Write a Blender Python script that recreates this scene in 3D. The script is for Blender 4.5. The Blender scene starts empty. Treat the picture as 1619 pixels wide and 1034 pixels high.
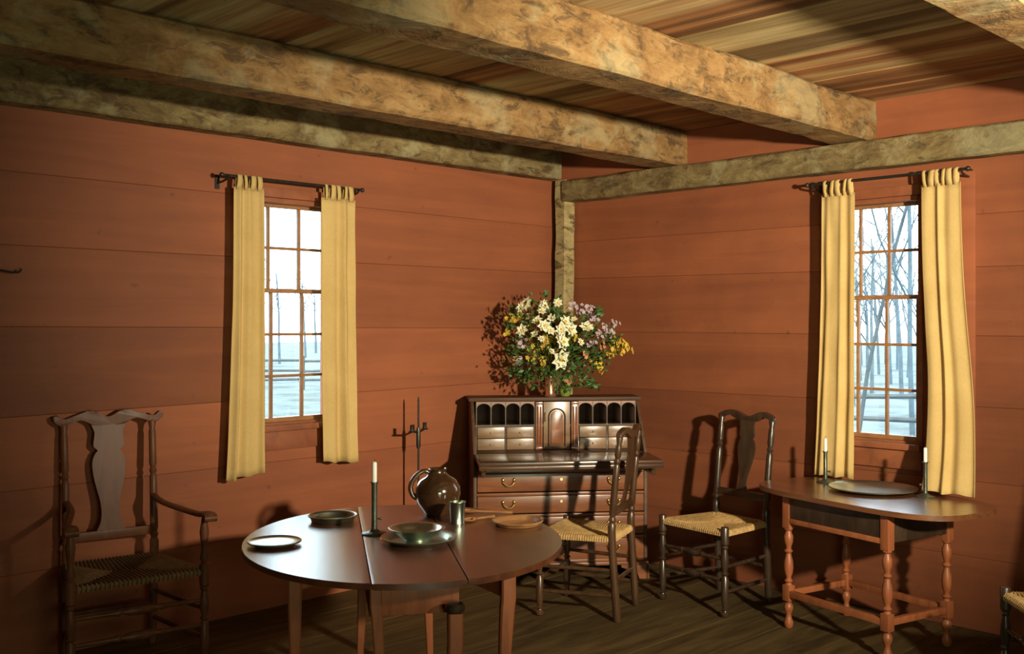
import bpy, bmesh, math, random
from mathutils import Vector, Matrix, noise

C = bpy.context.scene.collection
PI = math.pi
rnd = random.Random(7)

# ------------------------------------------------------------------ camera
FPX = 1635.0; CXP = 810.0; HY = 510.0; H = 1.53; D = 7.15
YAW = math.radians(45.43)
FWD = Vector((math.cos(YAW), math.sin(YAW), 0)); RGT = Vector((math.sin(YAW), -math.cos(YAW), 0))
CAM = -(FWD * D + RGT * (0.046 * D)); CAM.z = H
cam_d = bpy.data.cameras.new('camera'); cam = bpy.data.objects.new('camera', cam_d); C.objects.link(cam)
cam_d.sensor_fit = 'HORIZONTAL'; cam_d.sensor_width = 36.0
cam_d.lens = 36.0 * FPX / 1619.0
cam_d.shift_x = -(CXP - 809.5) / 1619.0
cam_d.shift_y = (HY - 517.0) / 1619.0
cam.location = CAM
cam.rotation_euler = (PI / 2, 0, YAW - PI / 2)
cam_d.clip_start = 0.05; cam_d.clip_end = 300
bpy.context.scene.camera = cam

def P(X, Y, z=0.0):
    """metres to the right of / ahead of the viewpoint -> world point"""
    v = CAM + RGT * X + FWD * Y
    return Vector((v.x, v.y, z))
def yaw_of(dx, dy):
    """world heading of a direction given as right/ahead"""
    v = RGT * dx + FWD * dy
    return math.atan2(v.y, v.x)

# ------------------------------------------------------------------ world, lights, exposure
sc = bpy.context.scene
w = bpy.data.worlds.new('world'); sc.world = w; w.use_nodes = True
bg = w.node_tree.nodes['Background']; bg.inputs[0].default_value = (0.76, 0.90, 1.0, 1); bg.inputs[1].default_value = 8.5
def lamp(name, kind, loc, target, power, color, **kw):
    l = bpy.data.lights.new(name, kind); l.energy = power; l.color = color
    for k, v in kw.items(): setattr(l, k, v)
    o = bpy.data.objects.new(name, l); C.objects.link(o); o.location = loc
    o.rotation_euler = (Vector(target) - Vector(loc)).to_track_quat('-Z', 'Y').to_euler()
    return o
lamp('key_lamp', 'SPOT', P(2.15, 1.1, 1.90), P(0.34, 6.3, 1.80), 1400, (1.0, 0.88, 0.64), spot_size=math.radians(73), spot_blend=1.0, shadow_soft_size=0.07)
lamp('fill_lamp', 'AREA', P(0.8, 0.2, 1.15), P(0.5, 2.2, 2.7), 34, (0.90, 1.0, 0.66), size=0.9)  # unseen area light, added to lift ceiling and joists like bounced flash
sc.view_settings.view_transform = 'Standard'; sc.view_settings.look = 'None'
sc.view_settings.gamma = 1.0; sc.view_settings.use_curve_mapping = False
sc.view_settings.exposure = 0.0

# ------------------------------------------------------------------ helpers
def S(r, g, b):
    f = lambda c: ((c / 255 + 0.055) / 1.055) ** 2.4 if c > 10 else c / 255 / 12.92
    return (f(r), f(g), f(b), 1)

def obj(name, bm, mat, parent=None, angle=35, smooth=True):
    bmesh.ops.recalc_face_normals(bm, faces=bm.faces)
    me = bpy.data.meshes.new(name); bm.to_mesh(me); bm.free()
    if smooth:
        me.shade_smooth(); me.set_sharp_from_angle(angle=math.radians(angle))
    for m in (mat if isinstance(mat, (list, tuple)) else [mat]): me.materials.append(m)
    o = bpy.data.objects.new(name, me); C.objects.link(o)
    if parent: o.parent = parent
    return o
def thing(name, label, cat, loc=(0, 0, 0), rz=0, group=None):
    o = bpy.data.objects.new(name, None); C.objects.link(o); o.empty_display_size = 0.1
    o.location = loc; o.rotation_euler = (0, 0, rz); o['label'] = label; o['category'] = cat
    if group: o['group'] = group
    return o
def tag(o, label, cat, group=None):
    o['label'] = label; o['category'] = cat
    if group: o['group'] = group
    return o
def kids(o): return [c for c in bpy.data.objects if c.parent == o]
def dup(root, loc, rz, label, group=None):
    r = root.copy(); C.objects.link(r); r.location = loc; r.rotation_euler = (0, 0, rz); r['label'] = label
    if group: r['group'] = group
    for ch in kids(root):
        c = ch.copy(); C.objects.link(c); c.parent = r
        for g in kids(ch):
            d = g.copy(); C.objects.link(d); d.parent = c
    return r

def box(bm, x0, x1, y0, y1, z0, z1, bev=0.0, M=None):
    r = bmesh.ops.create_cube(bm, size=1.0)
    vs = r['verts']
    for v in vs:
        v.co = Vector(((x0 + x1) / 2 + v.co.x * (x1 - x0), (y0 + y1) / 2 + v.co.y * (y1 - y0), (z0 + z1) / 2 + v.co.z * (z1 - z0)))
    if bev > 0:
        es = list({e for v in vs for e in v.link_edges})
        r2 = bmesh.ops.bevel(bm, geom=es, offset=bev, segments=2, affect='EDGES', profile=0.6)
        vs = list({v for f in r2['faces'] for v in f.verts} | {v for v in vs if v.is_valid})
    if M is not None:
        for v in vs: v.co = M @ v.co
    return vs

def tube(bm, pts, radii, seg=10, cap=True, sq=None):
    """round bar along points; radii is a number or a list"""
    pts = [Vector(p) for p in pts]; n = len(pts)
    if not isinstance(radii, (list, tuple)): radii = [radii] * n
    rings = []; prev = None
    for i, p in enumerate(pts):
        t = (pts[min(i + 1, n - 1)] - pts[max(i - 1, 0)]).normalized()
        if prev is None:
            a = Vector((0, 0, 1)) if abs(t.z) < 0.9 else Vector((1, 0, 0))
            u = t.cross(a).normalized()
        else:
            u = (prev - t * prev.dot(t)).normalized()
        prev = u; v = t.cross(u)
        ring = []
        for k in range(seg):
            an = 2 * PI * k / seg
            ring.append(bm.verts.new(p + (u * math.cos(an) + v * math.sin(an)) * radii[i]))
        rings.append(ring)
    for i in range(n - 1):
        for k in range(seg):
            bm.faces.new((rings[i][k], rings[i][(k + 1) % seg], rings[i + 1][(k + 1) % seg], rings[i + 1][k]))
    if cap:
        bm.faces.new(rings[0][::-1]); bm.faces.new(rings[-1])

def lathe(bm, prof, seg=32, c=(0, 0, 0)):
    """prof: (r,z) from bottom to top; closes at r=0"""
    rings = []
    for r, z in prof:
        if r < 1e-5: rings.append([bm.verts.new((c[0], c[1], c[2] + z))])
        else: rings.append([bm.verts.new((c[0] + r * math.cos(2 * PI * k / seg), c[1] + r * math.sin(2 * PI * k / seg), c[2] + z)) for k in range(seg)])
    for a, b in zip(rings, rings[1:]):
        for k in range(seg):
            q = (k + 1) % seg
            if len(a) == 1 and len(b) == 1: continue
            if len(a) == 1: bm.faces.new((a[0], b[q], b[k]))
            elif len(b) == 1: bm.faces.new((a[k], a[q], b[0]))
            else: bm.faces.new((a[k], a[q], b[q], b[k]))
    if len(rings[0]) > 1: bm.faces.new(rings[0][::-1])
    if len(rings[-1]) > 1: bm.faces.new(rings[-1])

def prism(bm, outline, h0, h1, axis='z', bev=0.0, M=None):
    """outline polygon extruded; axis z: (x,y) outline, axis y: (x,z) outline, axis x: (y,z) outline"""
    mk = {'z': lambda a, b, h: (a, b, h), 'y': lambda a, b, h: (a, h, b), 'x': lambda a, b, h: (h, a, b)}[axis]
    va = [bm.verts.new(mk(a, b, h0)) for a, b in outline]; vb = [bm.verts.new(mk(a, b, h1)) for a, b in outline]
    n = len(outline)
    fa = bm.faces.new(va[::-1]); fb = bm.faces.new(vb)
    for i in range(n): bm.faces.new((va[i], va[(i + 1) % n], vb[(i + 1) % n], vb[i]))
    vs = va + vb
    if bev > 0:
        es = list(set(fa.edges) | set(fb.edges))
        r2 = bmesh.ops.bevel(bm, geom=es, offset=bev, segments=2, affect='EDGES', profile=0.6)
        vs = list({v for f in r2['faces'] for v in f.verts} | {v for v in vs if v.is_valid})
    if M is not None:
        for v in vs: v.co = M @ v.co
    return vs

def new(): return bmesh.new()
def spl(pts, n=6, closed=False):
    """catmull-rom through tuples of any size"""
    out = []; m = len(pts)
    rng = range(m) if closed else range(m - 1)
    for i in rng:
        p1 = pts[i]; p2 = pts[(i + 1) % m]
        p0 = pts[(i - 1) % m] if closed else pts[max(i - 1, 0)]
        p3 = pts[(i + 2) % m] if closed else pts[min(i + 2, m - 1)]
        for k in range(n):
            t = k / n
            out.append(tuple(0.5 * (2 * b + (c - a) * t + (2 * a - 5 * b + 4 * c - d) * t * t + (-a + 3 * b - 3 * c + d) * t ** 3) for a, b, c, d in zip(p0, p1, p2, p3)))
    if not closed: out.append(tuple(pts[-1]))
    return out

# ------------------------------------------------------------------ materials
def nodemat(name):
    m = bpy.data.materials.new(name); m.use_nodes = True
    nt = m.node_tree; b = nt.nodes['Principled BSDF']
    return m, nt, b
def N(nt, kind, **kw):
    n = nt.nodes.new(kind)
    for k, v in kw.items():
        if hasattr(n, k): setattr(n, k, v)
        else: n.inputs[k].default_value = v
    return n
def ramp(nt, fac, stops):
    r = nt.nodes.new('ShaderNodeValToRGB'); nt.links.new(fac, r.inputs[0])
    el = r.color_ramp.elements
    while len(el) < len(stops): el.new(0.5)
    for e, (p, c) in zip(el, stops): e.position = p; e.color = c
    return r.outputs[0]
def mapped(nt, scale, rand=0.0):
    tc = nt.nodes.new('ShaderNodeTexCoord'); mp = nt.nodes.new('ShaderNodeMapping')
    mp.inputs['Scale'].default_value = scale
    nt.links.new(tc.outputs['Object'], mp.inputs[0])
    if rand:
        oi = nt.nodes.new('ShaderNodeObjectInfo'); mu = nt.nodes.new('ShaderNodeMath'); mu.operation = 'MULTIPLY'; mu.inputs[1].default_value = rand
        nt.links.new(oi.outputs['Random'], mu.inputs[0]); nt.links.new(mu.outputs[0], mp.inputs['Location'])
    return mp.outputs[0]
def noisetex(nt, vec, scale, detail=4, rough=0.6, dist=0.0):
    n = nt.nodes.new('ShaderNodeTexNoise'); n.inputs['Scale'].default_value = scale
    n.inputs['Detail'].default_value = detail; n.inputs['Roughness'].default_value = rough; n.inputs['Distortion'].default_value = dist
    nt.links.new(vec, n.inputs['Vector']); return n.outputs['Fac']
def bump(nt, b, h, strength, dist=0.01):
    bp = nt.nodes.new('ShaderNodeBump'); bp.inputs['Strength'].default_value = strength; bp.inputs['Distance'].default_value = dist
    nt.links.new(h, bp.inputs['Height']); nt.links.new(bp.outputs[0], b.inputs['Normal'])
def mixc(nt, fac, a, b, mode='MIX'):
    m = nt.nodes.new('ShaderNodeMix'); m.data_type = 'RGBA'; m.blend_type = mode
    if isinstance(fac, (int, float)): m.inputs[0].default_value = fac
    else: nt.links.new(fac, m.inputs[0])
    for s, v in ((6, a), (7, b)):
        if isinstance(v, (tuple, list)): m.inputs[s].default_value = v
        else: nt.links.new(v, m.inputs[s])
    return m.outputs[2]

def wood(name, stops, scale=(1, 14, 14), nscale=3.0, rough=0.5, bumps=0.15, vary=0.0, coat=0.0, dist=0.6, spec=0.5):
    m, nt, b = nodemat(name)
    v = mapped(nt, scale, 37.0 if vary else 0)
    f = noisetex(nt, v, nscale, 5, 0.6, dist)
    col = ramp(nt, f, stops)
    if vary:
        oi = nt.nodes.new('ShaderNodeObjectInfo')
        mr = nt.nodes.new('ShaderNodeMapRange'); mr.inputs[3].default_value = 1 - vary; mr.inputs[4].default_value = 1 + vary
        nt.links.new(oi.outputs['Random'], mr.inputs[0])
        hs = nt.nodes.new('ShaderNodeHueSaturation'); nt.links.new(mr.outputs[0], hs.inputs['Value']); nt.links.new(col, hs.inputs['Color'])
        col = hs.outputs[0]
    nt.links.new(col, b.inputs['Base Color'])
    b.inputs['Roughness'].default_value = rough; b.inputs['Coat Weight'].default_value = coat; b.inputs['Coat Roughness'].default_value = rough * 0.8
    b.inputs['Specular IOR Level'].default_value = spec
    if bumps: bump(nt, b, f, bumps, 0.004)
    return m

def paint(name, along):
    """dull red-ochre paint on wide boards"""
    m, nt, b = nodemat(name)
    sc1 = (0.5, 7, 7) if along == 'x' else (7, 0.5, 7)
    v = mapped(nt, sc1, 91.0)
    f = noisetex(nt, v, 1.3, 5, 0.6, 0.8)
    c = ramp(nt, f, [(0.25, (0.200, 0.062, 0.030, 1)), (0.5, (0.275, 0.086, 0.038, 1)), (0.75, (0.355, 0.116, 0.048, 1))])
    v2 = mapped(nt, (0.8, 1.5, 1.5))
    f2 = noisetex(nt, v2, 1.6, 4, 0.6)
    c = mixc(nt, 0.5, c, ramp(nt, f2, [(0.3, (0.205, 0.066, 0.032, 1)), (0.7, (0.335, 0.104, 0.041, 1))]))
    oi = nt.nodes.new('ShaderNodeObjectInfo'); mr = nt.nodes.new('ShaderNodeMapRange')
    mr.inputs[3].default_value = 0.80; mr.inputs[4].default_value = 1.22; nt.links.new(oi.outputs['Random'], mr.inputs[0])
    hs = nt.nodes.new('ShaderNodeHueSaturation'); nt.links.new(mr.outputs[0], hs.inputs['Value']); nt.links.new(c, hs.inputs['Color'])
    # small dark nail spots and scuffs
    v3 = mapped(nt, (1, 1, 1)); sp = noisetex(nt, v3, 16, 2, 0.5)
    c = mixc(nt, ramp(nt, sp, [(0.70, (0, 0, 0, 1)), (0.78, (0.6, 0.6, 0.6, 1))]), hs.outputs[0], (0.14, 0.05, 0.025, 1))
    nt.links.new(c, b.inputs['Base Color']); b.inputs['Roughness'].default_value = 0.62; b.inputs['Specular IOR Level'].default_value = 0.3
    bump(nt, b, f, 0.35, 0.006)
    return m

def beam_mat(name, base, seed, pale=0.5):
    """rough-hewn timber with worn whitewash, weathered patches and adze marks"""
    m, nt, b = nodemat(name)
    tc = nt.nodes.new('ShaderNodeTexCoord'); mp = nt.nodes.new('ShaderNodeMapping'); nt.links.new(tc.outputs['Object'], mp.inputs[0])
    mp.inputs['Location'].default_value = (seed, seed * 2, 0); mp.inputs['Scale'].default_value = (1.0, 1.0, 2.2)
    v = mp.outputs[0]
    f1 = noisetex(nt, v, 5.5, 6, 0.75, 0.5)
    c = ramp(nt, f1, base)
    f2 = noisetex(nt, v, 7.0, 6, 0.7, 0.6)
    c = mixc(nt, ramp(nt, f2, [(0.52, (0, 0, 0, 1)), (0.62, (0.85, 0.85, 0.85, 1))]), c, (0.085, 0.050, 0.024, 1))
    mp2 = nt.nodes.new('ShaderNodeMapping'); nt.links.new(tc.outputs['Object'], mp2.inputs[0]); mp2.inputs['Location'].default_value = (seed * 3, 5, 2)
    f3 = noisetex(nt, mp2.outputs[0], 3.2, 5, 0.65, 0.3)
    c = mixc(nt, ramp(nt, f3, [(0.53, (0, 0, 0, 1)), (0.62, (pale, pale, pale, 1))]), c, (0.40, 0.36, 0.20, 1))
    nt.links.new(c, b.inputs['Base Color']); b.inputs['Roughness'].default_value = 0.8; b.inputs['Specular IOR Level'].default_value = 0.25
    bump(nt, b, f2, 0.9, 0.015)
    return m

def plain(name, col, rough=0.5, metal=0.0, nz=0.0, nscale=30, bumps=0.0, spec=0.5, coat=0.0):
    m, nt, b = nodemat(name)
    v = mapped(nt, (1, 1, 1)); f = noisetex(nt, v, nscale, 4, 0.6)
    lo = tuple(c * (1 - nz) for c in col[:3]) + (1,); hi = tuple(min(1, c * (1 + nz)) for c in col[:3]) + (1,)
    nt.links.new(ramp(nt, f, [(0.3, lo), (0.7, hi)]), b.inputs['Base Color'])
    b.inputs['Roughness'].default_value = rough; b.inputs['Metallic'].default_value = metal; b.inputs['Specular IOR Level'].default_value = spec
    b.inputs['Coat Weight'].default_value = coat
    if bumps: bump(nt, b, f, bumps, 0.003)
    return m

M_WL = paint('red_ochre_paint_left', 'x'); M_WR = paint('red_ochre_paint_right', 'y')
M_TRIM = wood('red_brown_window_paint', [(0.3, (0.20, 0.062, 0.028, 1)), (0.7, (0.33, 0.105, 0.042, 1))], scale=(3, 3, 3), rough=0.5, bumps=0.1)
M_SASH = wood('ochre_brown_sash', [(0.3, (0.22, 0.095, 0.036, 1)), (0.7, (0.36, 0.17, 0.065, 1))], scale=(4, 4, 4), rough=0.5, bumps=0.1)
M_JOIST = beam_mat('hewn_oak_joist', [(0.30, (0.13, 0.065, 0.024, 1)), (0.5, (0.27, 0.150, 0.056, 1)), (0.72, (0.38, 0.24, 0.10, 1))], 1.7, 0.36)
M_JOIST2 = beam_mat('hewn_oak_plate', [(0.30, (0.10, 0.060, 0.026, 1)), (0.5, (0.20, 0.140, 0.058, 1)), (0.72, (0.34, 0.27, 0.12, 1))], 6.1)
M_POST = beam_mat('pale_hewn_post', [(0.30, (0.26, 0.20, 0.09, 1)), (0.55, (0.46, 0.36, 0.16, 1)), (0.8, (0.55, 0.46, 0.25, 1))], 9.3)
def ceil_mat():
    m, nt, b = nodemat('weathered_ceiling_board')
    f = noisetex(nt, mapped(nt, (3.6, 0.22, 3.6), 41.0), 1.3, 3, 0.5, 1.2)
    f2 = noisetex(nt, mapped(nt, (26, 1.1, 26), 17.0), 1.5, 4, 0.6, 1.0)
    red = ramp(nt, f, [(0.32, (0.16, 0.070, 0.028, 1)), (0.5, (0.42, 0.19, 0.075, 1)), (0.68, (0.60, 0.42, 0.19, 1))])
    tan = ramp(nt, f, [(0.30, (0.20, 0.12, 0.05, 1)), (0.45, (0.50, 0.36, 0.16, 1)), (0.56, (0.66, 0.53, 0.28, 1)), (0.70, (0.42, 0.22, 0.09, 1))])
    oi = nt.nodes.new('ShaderNodeObjectInfo')
    c = mixc(nt, ramp(nt, oi.outputs['Random'], [(0.42, (0, 0, 0, 1)), (0.62, (1, 1, 1, 1))]), tan, red)
    c = mixc(nt, 0.42, c, ramp(nt, f2, [(0.36, (0.30, 0.28, 0.25, 1)), (0.6, (1, 1, 1, 1))]), 'MULTIPLY')
    nt.links.new(c, b.inputs['Base Color']); b.inputs['Roughness'].default_value = 0.8; b.inputs['Specular IOR Level'].default_value = 0.2
    bump(nt, b, f2, 0.5, 0.008)
    return m
M_CEIL = ceil_mat()
M_FLOOR = wood('dark_floorboard', [(0.3, (0.045, 0.029, 0.011, 1)), (0.55, (0.100, 0.066, 0.025, 1)), (0.8, (0.16, 0.105, 0.042, 1))], scale=(0.9, 6, 6), nscale=2.0, rough=0.72, bumps=0.5, vary=0.12, spec=0.2)
M_TABLE = wood('polished_maple_top', [(0.3, (0.070, 0.020, 0.008, 1)), (0.6, (0.135, 0.040, 0.015, 1)), (0.8, (0.20, 0.066, 0.024, 1))], scale=(9, 1.0, 9), nscale=2.2, rough=0.36, bumps=0.015, coat=1.0, spec=0.8)
M_TLEG = wood('red_brown_leg', [(0.3, (0.24, 0.070, 0.026, 1)), (0.7, (0.40, 0.130, 0.048, 1))], scale=(9, 9, 1.2), nscale=2.5, rough=0.42, bumps=0.08)
M_TAV = wood('worn_pine_tabletop', [(0.3, (0.10, 0.038, 0.015, 1)), (0.6, (0.20, 0.075, 0.028, 1)), (0.8, (0.29, 0.125, 0.048, 1))], scale=(1.0, 9, 9), nscale=2.2, rough=0.33, bumps=0.02, coat=1.0, spec=0.7)
M_DARK = wood('near_black_stain_and_shade', [(0.3, (0.022, 0.014, 0.009, 1)), (0.7, (0.060, 0.034, 0.020, 1))], scale=(8, 8, 1.5), nscale=3, rough=0.33, bumps=0.06, coat=0.3)  # stain on the chairs; painted-in shade on the tavern table aprons
M_CHAIR = wood('dark_brown_chair_stain', [(0.3, (0.040, 0.019, 0.009, 1)), (0.7, (0.090, 0.042, 0.019, 1))], scale=(8, 8, 1.5), nscale=3, rough=0.33, bumps=0.06, coat=0.3)
M_ARM = wood('red_brown_chair_stain', [(0.3, (0.105, 0.040, 0.019, 1)), (0.7, (0.19, 0.070, 0.032, 1))], scale=(8, 8, 1.5), nscale=3, rough=0.40, bumps=0.06, coat=0.0, spec=0.28)
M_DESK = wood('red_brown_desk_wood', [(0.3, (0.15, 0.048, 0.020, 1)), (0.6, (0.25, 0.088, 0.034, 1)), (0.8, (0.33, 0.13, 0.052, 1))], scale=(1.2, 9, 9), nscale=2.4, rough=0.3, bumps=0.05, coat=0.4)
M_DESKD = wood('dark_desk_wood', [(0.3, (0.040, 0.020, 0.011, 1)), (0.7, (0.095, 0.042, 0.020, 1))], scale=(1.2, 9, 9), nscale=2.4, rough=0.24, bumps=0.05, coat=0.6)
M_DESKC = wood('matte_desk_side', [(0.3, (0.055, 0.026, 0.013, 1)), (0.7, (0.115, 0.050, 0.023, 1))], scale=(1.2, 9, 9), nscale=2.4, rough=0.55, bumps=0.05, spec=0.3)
M_DRAW = wood('pale_gallery_drawer_front', [(0.3, (0.15, 0.075, 0.034, 1)), (0.7, (0.26, 0.155, 0.080, 1))], scale=(1.2, 9, 9), nscale=2.4, rough=0.3, bumps=0.05, coat=0.3)
M_RUSH = plain('woven_rush', (0.44, 0.27, 0.10), 0.7, nz=0.35, nscale=45, bumps=0.3)
M_RUSHD = plain('old_dark_rush', (0.20, 0.12, 0.05), 0.7, nz=0.35, nscale=45, bumps=0.3)
M_PEWTER = plain('pewter', (0.40, 0.46, 0.37), 0.30, 1.0, nz=0.15, nscale=14, bumps=0.05)
M_PEWTERB = plain('bright_pewter', (0.66, 0.70, 0.62), 0.30, 1.0, nz=0.12, nscale=14, bumps=0.05)
M_PEWTERD = plain('dull_pewter', (0.42, 0.48, 0.39), 0.36, 1.0, nz=0.2, nscale=14, bumps=0.05)
M_IRON = plain('black_wrought_iron', (0.045, 0.042, 0.035), 0.45, 0.6, nz=0.3, nscale=40, bumps=0.2)
M_STEEL = plain('dull_iron_candlestick', (0.14, 0.16, 0.13), 0.35, 0.8, nz=0.3, nscale=30, bumps=0.1)
M_BRASS = plain('brass', (0.90, 0.66, 0.26), 0.36, 1.0, nz=0.1)
M_CANDLE = plain('white_tallow_candle', (0.85, 0.82, 0.76), 0.45, nz=0.04)
M_WICK = plain('wick', (0.04, 0.035, 0.03), 0.9)
M_JUG = plain('brown_salt_glaze', (0.045, 0.021, 0.009), 0.16, 0.0, nz=0.5, nscale=9, coat=1.0)
M_TREEN = wood('turned_wood', [(0.3, (0.20, 0.085, 0.032, 1)), (0.7, (0.40, 0.20, 0.075, 1))], scale=(2, 8, 8), rough=0.4, bumps=0.1)
M_COPPER = plain('copper', (0.72, 0.38, 0.22), 0.28, 0.85, nz=0.15, nscale=12)
M_GREENV = plain('green_glazed_pottery', (0.20, 0.26, 0.05), 0.25, 0.0, nz=0.3, nscale=12, coat=0.6)
M_LEAF = plain('leaf', (0.055, 0.13, 0.028), 0.5, nz=0.55, nscale=18)
M_STEM = plain('stem', (0.09, 0.12, 0.03), 0.6, nz=0.3)
M_WHITEF = plain('cream_petal', (0.82, 0.80, 0.58), 0.6, nz=0.08)
M_YELF = plain('yellow_blossom', (0.62, 0.42, 0.05), 0.6, nz=0.2)
M_LILF = plain('lilac_blossom', (0.50, 0.38, 0.42), 0.6, nz=0.2)
M_PINKF = plain('pink_blossom', (0.62, 0.26, 0.14), 0.6, nz=0.2)
M_PLASTER = M_WL

def cloth_mat():
    m, nt, b = nodemat('cream_homespun_cloth')
    v = mapped(nt, (1, 1, 1)); f = noisetex(nt, v, 4, 4, 0.6); f2 = noisetex(nt, mapped(nt, (220, 220, 60)), 1.0, 2, 0.5)
    c = ramp(nt, f, [(0.3, (0.62, 0.42, 0.155, 1)), (0.7, (0.72, 0.51, 0.205, 1))])
    c = mixc(nt, 0.12, c, ramp(nt, f2, [(0.3, (0.4, 0.25, 0.08, 1)), (0.7, (0.85, 0.66, 0.34, 1))]))
    nt.links.new(c, b.inputs['Base Color']); b.inputs['Roughness'].default_value = 0.9; b.inputs['Specular IOR Level'].default_value = 0.15
    tr = nt.nodes.new('ShaderNodeBsdfTranslucent'); nt.links.new(c, tr.inputs[0])
    mx = nt.nodes.new('ShaderNodeMixShader'); mx.inputs[0].default_value = 0.12
    out = nt.nodes['Material Output']
    nt.links.new(b.outputs[0], mx.inputs[1]); nt.links.new(tr.outputs[0], mx.inputs[2]); nt.links.new(mx.outputs[0], out.inputs[0])
    bump(nt, b, f2, 0.15, 0.002)
    return m
M_CLOTH = cloth_mat()
def glass_mat():
    m, nt, b = nodemat('old_window_glass')
    tr = nt.nodes.new('ShaderNodeBsdfTransparent'); tr.inputs[0].default_value = (0.93, 0.97, 0.97, 1)
    gl = nt.nodes.new('ShaderNodeBsdfGlossy'); gl.inputs['Roughness'].default_value = 0.03
    fr = nt.nodes.new('ShaderNodeFresnel'); mx = nt.nodes.new('ShaderNodeMixShader')
    v = mapped(nt, (1, 1, 1)); f = noisetex(nt, v, 5, 2, 0.5)
    bp = nt.nodes.new('ShaderNodeBump'); bp.inputs['Strength'].default_value = 0.1; nt.links.new(f, bp.inputs['Height']); nt.links.new(bp.outputs[0], gl.inputs['Normal'])
    nt.links.new(fr.outputs[0], mx.inputs[0]); nt.links.new(tr.outputs[0], mx.inputs[1]); nt.links.new(gl.outputs[0], mx.inputs[2])
    nt.links.new(mx.outputs[0], nt.nodes['Material Output'].inputs[0])
    return m
M_GLASS = glass_mat()
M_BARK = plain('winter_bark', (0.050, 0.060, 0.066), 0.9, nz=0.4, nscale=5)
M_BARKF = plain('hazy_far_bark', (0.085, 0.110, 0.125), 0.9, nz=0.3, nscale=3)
M_RAIL = plain('weathered_rail', (0.075, 0.080, 0.080), 0.9, nz=0.3, nscale=5)
def ground_mat():
    m, nt, b = nodemat('patchy_snow_ground')
    v = mapped(nt, (1, 1, 1)); f = noisetex(nt, v, 0.55, 8, 0.72)
    c = ramp(nt, f, [(0.36, (0.034, 0.036, 0.028, 1)), (0.45, (0.060, 0.072, 0.066, 1)), (0.56, (0.100, 0.125, 0.140, 1))])
    nt.links.new(c, b.inputs['Base Color']); b.inputs['Roughness'].default_value = 1.0
    return m
M_GROUND = ground_mat()

# ------------------------------------------------------------------ room shell
RX = -7.2; RY = -7.2; CEIL = 2.715
# wall frames: u runs along the wall away from the corner, n into the room
WM = {'left': Matrix(((-1, 0, 0, 0), (0, -1, 0, 0), (0, 0, 1, 0), (0, 0, 0, 1))),
      'right': Matrix(((0, -1, 0, 0), (-1, 0, 0, 0), (0, 0, 1, 0), (0, 0, 0, 1)))}
def px2u(px, side, n=0.0):
    t = (px - CXP) / FPX; d = FWD + RGT * t
    if side == 'left': k = (-n - CAM.y) / d.y; return -(CAM.x + d.x * k)
    k = (-n - CAM.x) / d.x; return -(CAM.y + d.y * k)

def paneled_wall(side, seams, opening, mat, top):
    u0, u1, w0, w1 = opening; L = 7.2
    M = WM[side]
    bm = new()
    for a in ((0 if side == 'left' else -0.17, u0, -.03, top + .03), (u1, L, -.03, top + .03), (u0, u1, -.03, w0), (u0, u1, w1, top + .03)):
        box(bm, a[0], a[1], -0.17, -0.028, a[2], a[3], M=M)
    wall = obj('wall_' + side, bm, mat); wall['kind'] = 'structure'
    for i in range(len(seams) - 1):
        (a0, s0), (a1, s1) = seams[i], seams[i + 1]
        lo = lambda u, a=a0, s=s0: a + s * u
        hi = lambda u, a=a1, s=s1: a + s * u
        pr = rnd.uniform(-0.002, 0.0); gap = 0.0004
        def piece(bm, ua, ub, flo, fhi, cl, ch):
            prof = []
            c = 0.0018
            for u in (ua, ub):
                z0 = flo(u) + (gap if cl else 0); z1 = fhi(u) - (gap if ch else 0)
                p = [(-0.027, z0), (pr - (c if cl else 0), z0), (pr, z0 + (c if cl else 0)), (pr, z1 - (c if ch else 0)), (pr - (c if ch else 0), z1), (-0.027, z1)]
                q = []
                for t in p:
                    if not q or (abs(q[-1][0] - t[0]) + abs(q[-1][1] - t[1])) > 1e-6: q.append(t)
                prof.append(q)
            va = [bm.verts.new(M @ Vector((ua, n, z))) for n, z in prof[0]]; vb = [bm.verts.new(M @ Vector((ub, n, z))) for n, z in prof[1]]
            k = len(va); bm.faces.new(va); bm.faces.new(vb[::-1])
            for j in range(k): bm.faces.new((va[j], va[(j + 1) % k], vb[(j + 1) % k], vb[j]))
        F = lambda z: (lambda u: z)
        ze0 = min(lo(u0), lo(u1)); ze1 = max(hi(u0), hi(u1))
        st = 0.0
        if ze1 <= w0 + 0.001 or ze0 >= w1 - 0.001:
            bm = new(); piece(bm, st, L, lo, hi, i > 0, i < len(seams) - 2); obj('plank', bm, mat, wall, smooth=False)
        elif lo(u0) >= w0 and hi(u0) <= w1 and lo(u1) >= w0 and hi(u1) <= w1:
            for ua, ub in ((st, u0), (u1, L)):
                bm = new(); piece(bm, ua, ub, lo, hi, True, True); obj('plank', bm, mat, wall, smooth=False)
        else:
            bm = new(); piece(bm, st, u0, lo, hi, i > 0, i < len(seams) - 2); piece(bm, u1, L, lo, hi, i > 0, i < len(seams) - 2)
            if lo(u0) < w0: piece(bm, u0, u1, lo, F(w0), i > 0, False)
            else: piece(bm, u0, u1, F(w1), hi, False, i < len(seams) - 2)
            obj('plank', bm, mat, wall, smooth=False)
    return wall

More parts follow.
